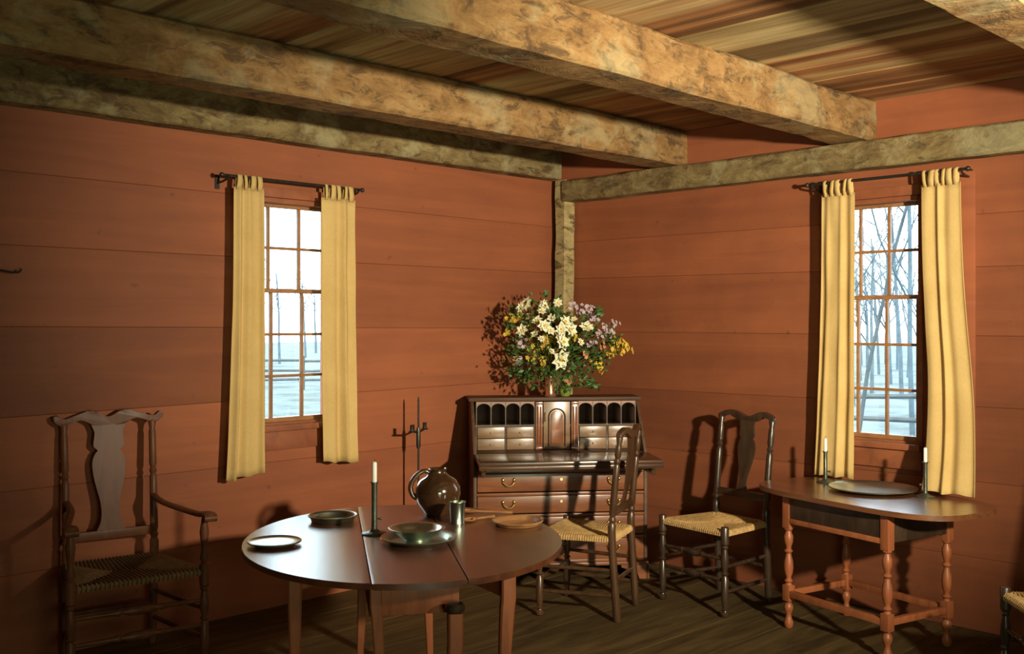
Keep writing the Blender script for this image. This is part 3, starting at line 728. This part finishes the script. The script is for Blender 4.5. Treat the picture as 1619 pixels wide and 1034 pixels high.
# jug
J = thing('stoneware_jug', 'bulbous glossy brown stoneware jug at the back of the oval table', 'jug', on(692, 813, TZ), 0)
J.rotation_euler.z = yaw_of(1, 0); J.scale = (1.0, 1.0, 0.94)
bm = new(); lathe(bm, [(0, 0), (.052, 0), (.056, .006), (.064, .02), (.086, .055), (.096, .092), (.094, .124), (.076, .156), (.050, .174), (.038, .184), (.033, .192), (.036, .200), (.040, .204), (.037, .207), (.031, .202), (.028, .192), (.034, .178), (.06, .15), (.074, .1), (.05, .01), (0, .008)], 48)
obj('jug_body', bm, M_JUG, J, angle=60)
bm = new(); tube(bm, spl([(-.034, -.01, .190), (-.060, -.018, .196), (-.092, -.025, .172), (-.112, -.026, .130), (-.104, -.02, .090), (-.086, -.012, .072)], 5), [.010, .0105, .011] + [.011] * 20 + [.010, .009, .008], 12)
obj('handle', bm, M_JUG, J)
# wooden spoons
def spoon(loc, rz, L, label):
    t = thing('wooden_spoon', label, 'spoon', loc, rz)
    bm = new(); tube(bm, [(L * .38, 0, .010), (L * .2, 0, .009), (-L * .2, 0, .008), (-L * .5, 0, .007)], [.005, .0045, .005, .0065], 10)
    obj('handle', bm, M_TREEN, t)
    bm = new()
    bmesh.ops.create_uvsphere(bm, u_segments=20, v_segments=12, radius=1, matrix=Matrix.Translation((L * .5, 0, .013)) @ Matrix.Diagonal((.036, .023, .012, 1)))
    for v in bm.verts:
        if v.co.z > .013: v.co.z = .013 - (v.co.z - .013) * .75
    obj('spoon_bowl', bm, M_TREEN, t)
    return t
spoon(on(775, 812, TZ), yaw_of(-.92, .12), .19, 'upper wooden spoon lying between beaker and wooden plate')
spoon(on(762, 822, TZ), yaw_of(-.60, -.52), .13, 'short wooden spoon lying nearest the beaker, under the longer one')

def candlestick(loc, label, clabel, r=.011, h=.165, ch=.075, base=.048, cr=.0095, mat=None):
    t = thing('candlestick', label, 'candlestick', loc, rnd.uniform(0, 6)); mat = mat or M_STEEL
    bm = new(); lathe(bm, [(0, 0), (base, 0), (base + .001, .003), (base - .004, .007), (base * .6, .009), (r + .008, .013), (r + .002, .02), (0, .02)], 40); obj('base', bm, mat, t)
    bm = new(); lathe(bm, [(0, .018), (r + .001, .018), (r, .05), (r, h - .012), (r + .0015, h - .008), (r + .0015, h - .004), (r + .006, h - .002), (r + .006, h), (r - .0005, h), (r - .001, h - .03), (0, h - .03)], 28); obj('stem', bm, mat, t)
    bm = new(); tube(bm, [(r, 0, .06), (r + .012, 0, .06)], .003, 8); bmesh.ops.create_uvsphere(bm, u_segments=10, v_segments=8, radius=.006, matrix=Matrix.Translation((r + .014, 0, .06))); obj('slide_knob', bm, mat, t)
    c = thing('candle', clabel, 'candle', loc + Vector((0, 0, h - .0295)))
    bm = new(); lathe(bm, [(0, 0), (cr, 0), (cr, ch + .020), (cr * .9, ch + .026), (cr * .4, ch + .0285), (0, ch + .028)], 20); obj('wax', bm, M_CANDLE, c)
    bm = new(); tube(bm, [(0, 0, ch + .026), (.001, 0, ch + .033), (.003, .001, ch + .038)], .0012, 6); obj('wick', bm, M_WICK, c)
candlestick(on(592, 843, TZ + .003) - Vector((0, 0, .003)), 'tall iron candlestick with saucer base on the oval table', 'white candle in the candlestick on the oval table', h=.200, ch=.078)

# ------------------------------------------------------------------ tavern table
VT = .69
TT = thing('tavern_table', 'turned-leg tavern table with worn red-brown top under the right window', 'table', P(1.70, 5.03), yaw_of(.515, -.857))
def superel(hx, y0, y1, n=64, e=3.2):
    o = []
    cy = (y0 + y1) / 2; hy = (y1 - y0) / 2
    for i in range(n):
        a = 2 * PI * i / n; c, s = math.cos(a), math.sin(a)
        o.append((hx * math.copysign(abs(c) ** (2 / e), c), cy + hy * math.copysign(abs(s) ** (2 / e), s)))
    return o
bm = new(); prism(bm, superel(.585, -.255, .365, e=3.4), VT - .024, VT, bev=.006); obj('tabletop', bm, M_TAV, TT)
lx, ly0, ly1 = .300, -.185, .235
TLP = [(0, .013), (.012, .020), (.04, .022), (.055, .014), (.07, .014)]
def tavleg(bm, x, y):
    box(bm, x - .022, x + .022, y - .022, y + .022, .135, .215, bev=.003)
    box(bm, x - .022, x + .022, y - .022, y + .022, .50, VT - .025, bev=.003)
    tube(bm, [(x, y, z) for z in (0, .01, .03, .05, .07, .085, .10, .112, .125, .136)], [.016, .022, .024, .016, .013, .020, .024, .022, .014, .020], 16)
    zz = [.214, .225, .235, .245, .258, .27, .30, .335, .36, .372, .384, .396, .41, .43, .46, .475, .485, .495, .501]
    rr = [.020, .014, .022, .014, .014, .020, .024, .022, .015, .013, .022, .013, .015, .022, .023, .016, .014, .022, .018]
    tube(bm, [(x, y, z) for z in zz], rr, 16)
for x in (-lx, lx):
    for y in (ly0, ly1):
        bm = new(); tavleg(bm, x, y); obj('leg', bm, M_TLEG, TT)
for a in ((-lx, lx, ly0 - .017, ly0 + .005), (-lx, lx, ly1 - .005, ly1 + .017)):
    bm = new(); box(bm, a[0] + .022, a[1] - .022, a[2], a[3], .552, VT - .025, bev=.002); obj('drawer_front' if a[2] < 0 else 'apron', bm, M_DARK, TT)  # near-black colour paints in the shade below the tabletop
    bm = new(); box(bm, a[0] + .022, a[1] - .022, a[2] - .004, a[3] + .004, .527, .552, bev=.003); obj('lower_rail', bm, M_TLEG, TT)
    bm = new(); box(bm, a[0] + .022, a[1] - .022, (a[2] + a[3]) / 2 - .014, (a[2] + a[3]) / 2 + .014, .158, .190, bev=.004); obj('stretcher', bm, M_TLEG, TT)
for s in (-1, 1):
    x = s * (lx + .006)
    bm = new(); box(bm, x - .011, x + .011, ly0 + .022, ly1 - .022, .535, VT - .025, bev=.002); obj('apron', bm, M_DARK, TT)  # side aprons darkened too, shade of the overhang put into the colour
    bm = new(); box(bm, s * lx - .014, s * lx + .014, ly0 + .022, ly1 - .022, .158, .190, bev=.004); obj('stretcher', bm, M_TLEG, TT)
flat_plate('pewter_platter', 'wide flat pewter platter on the tavern table under the window', on(1380, 776, VT), .215, M_PEWTER, h=.020)
candlestick(on(1305, 763, VT), 'iron candlestick at the back left of the tavern table', 'white candle left of the platter on the tavern table', h=.165, ch=.070, cr=.0085, base=.046, r=.010)
candlestick(on(1463, 786, VT), 'dark iron candlestick right of the platter on the tavern table', 'white candle right of the platter, against the long curtain', h=.170, ch=.070, cr=.0085, base=.044, r=.010)

# ------------------------------------------------------------------ slant-front desk
DK = thing('slant_front_desk', 'open slant-front desk with brass-handled drawers standing across the corner', 'desk', P(.29, 6.13), yaw_of(.993, .115))
W2 = .522; DD = .43
bm = new()
side = [(0, .085), (DD, .085), (DD, 1.065), (.225, 1.065), (.0, .755)]
for s in (-1, 1):
    x0, x1 = (s * W2, s * (W2 - .02))
    prism(bm, side, min(x0, x1), max(x0, x1), axis='x', bev=.003)
box(bm, -W2 + .02, W2 - .02, DD - .015, DD, .085, 1.05)                   # back
box(bm, -W2 - .012, W2 + .012, .205, DD + .004, 1.05, 1.072, bev=.004)     # top
box(bm, -W2 + .02, W2 - .02, .002, DD - .015, .085, .105)                  # bottom
box(bm, -W2 + .02, W2 - .02, .002, DD - .015, .735, .757, bev=.002)       # writing floor
dz = [(.115, .245), (.263, .380), (.398, .507), (.525, .640)]
box(bm, -W2 + .02, W2 - .02, .004, .03, .657, .735)
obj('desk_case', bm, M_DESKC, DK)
for z in (.105, .2455, .3805, .5075, .6405):
    bm = new(); box(bm, -W2 + .0205, W2 - .0205, .0, .05, z, z + .0165, bev=.002); obj('drawer_divider', bm, M_DESK, DK)
for s in (-1, 1):
    foot = [(s * W2 * 1.01, 0), (s * (W2 - .05), 0), (s * (W2 - .06), .03), (s * (W2 - .11), .055), (s * (W2 - .16), .07), (s * (W2 - .16), .085), (s * W2 * 1.01, .085)]
    for y0, d0 in ((-.006, 1), (DD, -1)):
        bm = new(); prism(bm, foot, min(y0, y0 + .022 * d0), max(y0, y0 + .022 * d0), axis='y')
        sd = [(y0, 0), (y0 + d0 * .05, 0), (y0 + d0 * .06, .03), (y0 + d0 * .11, .055), (y0 + d0 * .16, .085), (y0, .085)]
        prism(bm, sd, s * W2 - .01, s * W2 + .01, axis='x'); obj('bracket_foot', bm, M_DESK, DK)
bm = new(); box(bm, -W2 - .006, W2 + .006, -.008, .02, .085, .103, bev=.004); obj('base_moulding', bm, M_DESK, DK)
def bail(parent, x, y, z, w_=.033):
    bm = new(); tube(bm, spl([(x - w_, y - .004, z + .010), (x - w_ * .95, y - .016, z - .004), (x - w_ * .45, y - .018, z - .021), (x, y - .018, z - .0245), (x + w_ * .45, y - .018, z - .021), (x + w_ * .95, y - .016, z - .004), (x + w_, y - .004, z + .010)], 3), .0052, 8)
    for s in (-1, 1):
        bmesh.ops.create_uvsphere(bm, u_segments=12, v_segments=8, radius=.011, matrix=Matrix.Translation((x + s * w_, y - .005, z + .010)))
    obj('brass_handle', bm, M_BRASS, parent)
for z0, z1 in dz:
    bm = new(); box(bm, -W2 + .023, W2 - .023, -.006, .020, z0 + .008, z1 - .001, bev=.005); d = obj('drawer', bm, M_DESK, DK)
    for x in (-.315, .315): bail(d, x, -.006, (z0 + z1) / 2 + .012)
    bm = new(); tube(bm, [(0, -.005, (z0 + z1) / 2 + .02), (0, -.0085, (z0 + z1) / 2 + .02)], .008, 14); obj('keyhole_plate', bm, M_BRASS, d)
# lopers and the open fall board
for s in (-1, 1):
    bm = new(); box(bm, s * (W2 - .035) - .011, s * (W2 - .035) + .011, -.285, .02, .660, .731, bev=.003); q = obj('loper', bm, M_DESKD, DK)
    bm = new(); bmesh.ops.create_uvsphere(bm, u_segments=10, v_segments=8, radius=.008, matrix=Matrix.Translation((s * (W2 - .035), -.289, .695))); obj('loper_knob', bm, M_BRASS, q)
bm = new(); box(bm, -W2 + .002, W2 - .002, -.385, -.002, .733, .757, bev=.005)
box(bm, -W2 + .002, W2 - .002, -.385, -.365, .712, .735, bev=.004)
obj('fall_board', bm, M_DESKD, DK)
# gallery: pigeonholes, small drawers, prospect door
gy = .17; gb = DD - .016; gz0, gzm, gz1 = .757, .905, 1.050
gx0, gx1 = -W2 + .02, W2 - .02
pw = .085; cw = .048
bm = new()
box(bm, gx0, gx1, gy, gb, gzm - .006, gzm + .006)
box(bm, gx0, gx1, gy, gb, (gz0 + gzm) / 2 - .002 - .14, (gz0 + gzm) / 2 - .14, ) if False else None
groups_x = []
for s in (-1, 1):
    xa = gx0 + .012 if s < 0 else pw + cw + .002
    xb = -pw - cw - .002 if s < 0 else gx1 - .012
    groups_x.append((xa, xb))
    for i in range(5):
        x = xa + (xb - xa) * i / 4; box(bm, x - .003, x + .003, gy + .004, gb, gzm, gz1)
    for i in range(3):
        x = xa + (xb - xa) * i / 2; box(bm, x - .003, x + .003, gy + .002, gb, gz0, gzm)
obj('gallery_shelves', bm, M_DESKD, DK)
for xa, xb in groups_x:
    n = 4; pwid = (xb - xa) / n
    for i in range(n):
        x0 = xa + pwid * i + .003; x1 = x0 + pwid - .006; xc = (x0 + x1) / 2; r = (x1 - x0) / 2
        out = [(x0, gz1), (x0, gz1 - .040)] + [(xc - r * math.cos(a), gz1 - .040 + r * .72 * math.sin(a)) for a in [PI * k / 10 for k in range(1, 10)]] + [(x1, gz1 - .040), (x1, gz1)]
        bm = new(); prism(bm, out, gy + .004, gy + .010, axis='y'); obj('pigeonhole_valance', bm, M_DESK, DK, smooth=False)
    for i in range(2):
        x0 = xa + (xb - xa) / 2 * i + .006; x1 = x0 + (xb - xa) / 2 - .012
        for za, zb in ((gz0 + .002, gz0 + .070), (gz0 + .073, gzm - .008)):
            bm = new(); box(bm, x0, x1, gy - .004, gy + .02, za, zb, bev=.003); d = obj('small_drawer', bm, M_DRAW, DK)
            bm = new(); bmesh.ops.create_uvsphere(bm, u_segments=10, v_segments=8, radius=.006, matrix=Matrix.Translation(((x0 + x1) / 2, gy - .009, (za + zb) / 2))); obj('brass_knob', bm, M_BRASS, d)
for s in (-1, 1):
    xa, xb = (pw + .003, pw + cw - .002) if s > 0 else (-pw - cw + .002, -pw - .003)
    bm = new(); box(bm, xa, xb, gy - .012, gy + .02, gz0 + .016, gz1 - .016, bev=.002)
    box(bm, xa - .0015, xb + .0015, gy - .018, gy + .02, gz0 + .001, gz0 + .018, bev=.003); box(bm, xa - .0015, xb + .0015, gy - .018, gy + .02, gz1 - .018, gz1 - .001, bev=.003)
    for k in (.3, .7): tube(bm, [(xa + (xb - xa) * k, gy - .0125, gz0 + .03), (xa + (xb - xa) * k, gy - .0125, gz1 - .03)], .005, 8)
    obj('document_column', bm, M_DESK, DK)
bm = new(); box(bm, -pw + .003, pw - .003, gy - .004, gy + .016, gz0 + .002, gz1 - .002, bev=.002)
dr = obj('prospect_door', bm, M_DRAW, DK)
arch = lambda r, zb, zt: [(-r, zb)] + [(-r * math.cos(a), zt + r * math.sin(a)) for a in [PI * k / 16 for k in range(17)]] + [(r, zb)]
bm = new(); prism(bm, arch(.038, gz0 + .035, .955), gy - .011, gy - .003, axis='y', bev=.004); obj('arched_panel', bm, M_DESK, dr)
bm = new(); pa = arch(.050, gz0 + .022, .955); tube(bm, [(x, gy - .007, z) for x, z in pa], .0048, 8); obj('arch_moulding', bm, M_DESKD, dr)
bm = new(); tube(bm, [(-.072, gy - .012, .93), (-.072, gy - .012, .985)], .005, 8); obj('brass_hinge', bm, M_BRASS, dr)

# ------------------------------------------------------------------ vases and bouquet
vz = 1.0722
vl = P(.235, 6.40, vz)
bm = new(); lathe(bm, [(0, 0), (.036, 0), (.038, .004), (.032, .012), (.030, .03), (.031, .08), (.033, .115), (.037, .122), (.036, .125), (.032, .122), (.029, .10), (.028, .012), (0, .01)], 32)
o = tag(obj('copper_vase', bm, M_COPPER, angle=50), 'slim copper vase on top of the desk holding the bouquet', 'vase'); o.location = vl
bm = new(); lathe(bm, [(0, 0), (.026, 0), (.034, .01), (.040, .035), (.038, .06), (.028, .08), (.024, .09), (.028, .098), (.026, .1), (.021, .09), (.03, .06), (.032, .03), (0, .008)], 32)
o = tag(obj('green_vase', bm, M_GREENV, angle=50), 'small green pottery vase right of the copper one', 'vase'); o.location = P(.328, 6.44, vz)

BQ = thing('flower_bouquet', 'wide bouquet of cream, yellow and lilac flowers on top of the desk', 'flowers', P(.235, 6.40, vz + .10), yaw_of(1, 0))
def bq(px, py, dy=0.0):
    Y = 6.38 + dy
    return Vector(((px - CXP) / FPX * Y - .235, dy, H - (py - HY) * Y / FPX - (vz + .10)))
def petalflower(bm, c, nrm, r, n=6, cup=.35, wd=.42):
    nrm = nrm.normalized(); a = nrm.orthogonal().normalized(); b = nrm.cross(a); ph = rnd.uniform(0, 6)
    for k in range(n):
        an = ph + 2 * PI * k / n; d = a * math.cos(an) + b * math.sin(an); s = nrm.cross(d)
        rr = r * rnd.uniform(.85, 1.1)
        p = [c, c + d * rr * .5 + s * rr * wd + nrm * rr * cup * .5, c + d * rr + nrm * rr * cup * rnd.uniform(.2, .9), c + d * rr * .5 - s * rr * wd + nrm * rr * cup * .5, c + d * rr * .55 + nrm * rr * cup * .25]
        v = [bm.verts.new(q) for q in p]
        for f in ((0, 1, 4), (1, 2, 4), (2, 3, 4), (3, 0, 4)): bm.faces.new([v[i] for i in f])
stems = []
def facing(c):
    v = Vector((c.x * 1.6, -.45, c.z * 1.2 - .12)); return v + Vector((rnd.uniform(-.35, .35), rnd.uniform(-.2, .1), rnd.uniform(-.3, .3)))
whites = [(833, 480, 17), (825, 486, 12), (861, 484, 14), (856, 493, 11), (882, 479, 10), (849, 508, 13), (861, 515, 13), (870, 523, 12), (826, 523, 14), (893, 509, 16), (902, 521, 15), (888, 521, 13), (928, 519, 16), (847, 529, 11), (890, 541, 17), (884, 533, 12), (886, 568, 22), (918, 541, 9), (872, 503, 9), (836, 500, 9), (908, 506, 9), (872, 556, 8), (856, 536, 9)]
for i, (px, py, r) in enumerate(whites):
    c = bq(px, py, rnd.uniform(-.14, -.05) - (.05 if py > 500 else 0)); r_ = r * .84 / FPX * 6.3
    bm = new(); nr = facing(c); petalflower(bm, c, nr, r_, 7, rnd.uniform(.2, .6), .33); petalflower(bm, c + nr.normalized() * .004, nr, r_ * .66, 6, .9, .36)
    fo = obj('cream_flower', bm, M_WHITEF, BQ, smooth=False)
    bm = new(); bmesh.ops.create_uvsphere(bm, u_segments=8, v_segments=6, radius=r_ * .2, matrix=Matrix.Translation(c + nr.normalized() * .008)); obj('flower_centre', bm, M_YELF, fo)
    stems.append(c)
def cluster(name, px, py, R, n, r, mat, dy=None):
    c = bq(px, py, rnd.uniform(-.12, .02) if dy is None else dy); bm = new(); R_ = R / FPX * 6.3
    for k in range(n):
        o_ = Vector((rnd.gauss(0, .45), rnd.gauss(0, .4), rnd.gauss(0, .45))) * R_
        petalflower(bm, c + o_, facing(c) + o_ * 4, r / FPX * 6.3, 5, .3, .4)
    obj(name, bm, mat, BQ, smooth=False); stems.append(c)
for a in ((806, 505, 11, 12), (822, 503, 9, 10), (838, 515, 9, 8), (862, 535, 10, 12), (842, 545, 12, 14), (852, 555, 12, 14), (866, 553, 9, 10), (858, 573, 9, 10), (844, 566, 8, 8), (875, 566, 9, 8), (908, 535, 9, 9), (982, 545, 13, 16), (988, 552, 12, 14), (972, 556, 10, 9), (978, 538, 9, 9), (950, 582, 9, 9), (962, 560, 9, 8), (944, 574, 8, 7), (800, 526, 8, 7), (878, 537, 8, 8)):
    cluster('yellow_blossom', a[0], a[1], a[2], a[3], 4.2, M_YELF)
for a in ((922, 492, 12, 14), (912, 485, 10, 9), (938, 503, 12, 14), (932, 488, 9, 8), (962, 522, 12, 14), (972, 515, 9, 9), (952, 528, 9, 8), (938, 543, 9, 8), (826, 541, 9, 9), (818, 571, 10, 8)):
    cluster('lilac_blossom', a[0], a[1], a[2], a[3], 4.2, M_LILF, rnd.uniform(-.05, .05))
for a in ((879, 556, 8, 7), (952, 547, 7, 6), (881, 522, 6, 5), (812, 568, 7, 6), (928, 562, 6, 5), (898, 602, 5, 5)):
    cluster('pink_blossom', a[0], a[1], a[2], a[3], 4.0, M_PINKF)
bm = new()
def leaf(bm, c, d, s, L):
    d = d.normalized(); sd = d.cross(s).normalized(); w_ = L * .26; up = sd.cross(d)
    p = [c, c + d * L * .45 + sd * w_, c + d * L - up * L * .12, c + d * L * .45 - sd * w_, c + d * L * .5 + up * -.12 * w_]
    v = [bm.verts.new(q) for q in p]
    for f in ((0, 1, 4), (1, 2, 4), (2, 3, 4), (3, 0, 4)): bm.faces.new([v[i] for i in f])
blobs = [(870, 492, 20), (885, 500, 14), (930, 530, 20), (960, 538, 16), (968, 545, 14), (940, 560, 22), (915, 560, 26), (830, 580, 24), (850, 585, 24), (870, 588, 18), (905, 590, 22), (915, 585, 16), (890, 600, 16), (930, 605, 12), (935, 608, 8), (816, 560, 16), (808, 515, 12), (840, 505, 18), (830, 540, 26), (860, 545, 30), (890, 530, 30), (900, 555, 30), (925, 510, 18), (942, 500, 12), (815, 585, 12), (895, 612, 9), (846, 484, 14), (815, 495, 12), (875, 545, 34), (832, 592, 14), (948, 575, 12), (862, 468, 5), (945, 495, 8)]
for px, py, R in blobs:
    for k in range(int(R * 3.4)):
        ppx = px + rnd.gauss(0, .5) * R; ppy = py + rnd.gauss(0, .5) * R
        c = bq(ppx, ppy, rnd.gauss(0, .075)); c.z = max(c.z, -.05)
        out = Vector((c.x * 1.2, c.y * 1.5 - .05, c.z - .12)) + Vector((rnd.gauss(0, .18), rnd.gauss(0, .2), rnd.gauss(0, .18)))
        leaf(bm, c, out, Vector((rnd.gauss(0, 1), rnd.gauss(0, 1), rnd.gauss(0, 1))), rnd.uniform(.022, .042))
o = obj('foliage', bm, M_LEAF, BQ, smooth=False); o['kind'] = 'stuff'
bm = new()
for c in stems:
    tube(bm, spl([(rnd.uniform(-.02, .02), rnd.uniform(-.02, .02), -.06), (c.x * .15, c.y * .15, .05), tuple(c * .7 + Vector((0, 0, .02))), tuple(c)], 3), .0016, 4, cap=False)
for a, b in (((875, 590), (862, 470)), ((850, 600), (836, 480)), ((920, 600), (936, 612)), ((900, 580), (990, 545)), ((880, 560), (974, 512))):
    p = bq(*a); q = bq(*b); tube(bm, [p, p.lerp(q, .5) + Vector((0, 0, .02)), q], .0016, 4, cap=False)
o = obj('stems', bm, M_STEM, BQ); o['kind'] = 'stuff'

# ------------------------------------------------------------------ iron floor candlestand
cs = P(-.545, 6.00)
CSn = thing('floor_candlestand', 'thin black iron floor candlestand with two sockets standing behind the jug', 'candlestand', cs, yaw_of(.35, .94))
bm = new(); tube(bm, [(0, 0, .16), (0, 0, 1.08), (0, 0, 1.10)], [.0065, .006, .003], 8); obj('pole', bm, M_IRON, CSn)
bm = new(); tube(bm, [(0, 0, .80), (0, 0, .82), (0, 0, .90), (0, 0, .92)], [.010, .013, .013, .010], 10); obj('sleeve', bm, M_IRON, CSn)
bm = new(); tube(bm, [(-.085, 0, .905), (0, 0, .893), (.085, 0, .905)], .006, 8); obj('crossarm', bm, M_IRON, CSn)
for s in (-1, 1):
    bm = new(); lathe(bm, [(0, .900), (.020, .902), (.022, .907), (.012, .909), (.011, .94), (.013, .943), (.009, .943), (.008, .915), (0, .914)], 16, (s * .085, 0, 0)); obj('candle_socket', bm, M_IRON, CSn)
for k in range(3):
    a = 2 * PI * k / 3 + .4
    bm = new(); tube(bm, spl([(0, 0, .17), (.05 * math.cos(a), .05 * math.sin(a), .15), (.12 * math.cos(a), .12 * math.sin(a), .06), (.16 * math.cos(a), .16 * math.sin(a), .008)], 4), .007, 8); obj('foot', bm, M_IRON, CSn)

# hook on the left wall
hk = WM['left'] @ Vector((px2u(-12, 'left'), 0, 1.765))
HK = thing('wall_hook', 'small black iron hook on the left wall at the left edge', 'hook', hk)
bm = new(); box(bm, -.012, .012, -.006, -.0005, -.03, .03, bev=.002); obj('back_plate', bm, M_IRON, HK)
bm = new(); tube(bm, spl([(0, -.004, 0), (.03, -.03, -.005), (.07, -.045, -.012), (.095, -.05, -.010), (.105, -.05, .004)], 4), .0045, 8); obj('hook_arm', bm, M_IRON, HK)

# ------------------------------------------------------------------ outdoors
GZ = -0.55
bm = new()
for a in ((-70, 90, .6, 90), (.6, 90, -70, .6)):
    v = [bm.verts.new((x, y, GZ)) for x, y in ((a[0], a[2]), (a[1], a[2]), (a[1], a[3]), (a[0], a[3]))]; bm.faces.new(v)
g = obj('ground', bm, M_GROUND, smooth=False); g['kind'] = 'structure'
def tree(label, base, h, r, seed, mat, lean=(0, 0), group=None, depth=4):
    rr = random.Random(seed); bm = new()
    def grow(p, d, L, r_, lv):
        pts = [p]; dd = d.copy(); n = 4
        for i in range(n):
            wb = .12 if lv else .035; dd = (dd + Vector((rr.gauss(0, wb), rr.gauss(0, wb), .04))).normalized(); pts.append(pts[-1] + dd * L / n)
        rad = [r_ * (1 - .5 * i / n) for i in range(n + 1)]
        tube(bm, pts, rad, 6 if lv < 2 else 4, cap=False)
        if lv >= depth: return
        for k in range(3 if lv else 6):
            f = rr.uniform(.35, 1.0) if lv else rr.uniform(.28, 1.0); i = min(n - 1, int(f * n)); q = pts[i].lerp(pts[i + 1], f * n - i)
            ax = Vector((rr.gauss(0, 1), rr.gauss(0, 1), rr.uniform(.1, .9))).normalized()
            grow(q, (dd * .55 + ax * .85).normalized(), L * rr.uniform(.42, .62), r_ * (1 - .5 * f) * .55, lv + 1)
    grow(Vector((0, 0, 0)), Vector((lean[0], lean[1], 1)).normalized(), h, r, 0)
    o = obj('bare_tree', bm, mat, smooth=True); o.location = base; tag(o, label, 'tree', group)
    return o
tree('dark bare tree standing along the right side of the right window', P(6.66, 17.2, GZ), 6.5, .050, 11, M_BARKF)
tree('slender leaning bare tree outside the left half of the right window', P(4.12, 12.6, GZ), 6.0, .030, 5, M_BARK, lean=(.09, -.09), depth=3)
tg = 'bare woodland trees beyond the snowy ground'
for i in range(13):
    Y = 26 + i * 2.2; t_ = .33 + .075 * ((i * 0.618 + (.3 if i == 11 else 0)) % 1)
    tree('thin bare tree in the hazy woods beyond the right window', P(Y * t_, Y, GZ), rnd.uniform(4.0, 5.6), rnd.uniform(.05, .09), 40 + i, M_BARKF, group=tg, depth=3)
for i in range(3):
    Y = 52 + i * 9; t_ = (-.225, -.20, -.19)[i]
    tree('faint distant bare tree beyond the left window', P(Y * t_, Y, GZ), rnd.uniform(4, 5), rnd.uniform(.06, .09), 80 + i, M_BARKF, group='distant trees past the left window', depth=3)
def railfence(a, b, n, label):
    a = Vector(a); b = Vector(b); t = thing('rail_fence', label, 'fence', a)
    for i in range(n + 1):
        p = (b - a) * i / n; bm = new(); box(bm, p.x - .06, p.x + .06, p.y - .06, p.y + .06, 0, 1.05); obj('post', bm, M_RAIL, t)
    for i in range(n):
        p = (b - a) * i / n; q = (b - a) * (i + 1) / n
        for z in (.3, .6, .9):
            bm = new(); tube(bm, [p + Vector((0, 0, z + rnd.uniform(-.04, .04))), q + Vector((0, 0, z + rnd.uniform(-.04, .04)))], .045, 6); obj('rail', bm, M_RAIL, t)
railfence(P(3.2, 16.5, GZ), P(9.5, 15.5, GZ), 4, 'low weathered rail fence outside the right window')
railfence(P(-11.5, 31.0, GZ), P(-1.5, 33.0, GZ), 4, 'rail fence crossing the snowy field outside the left window')
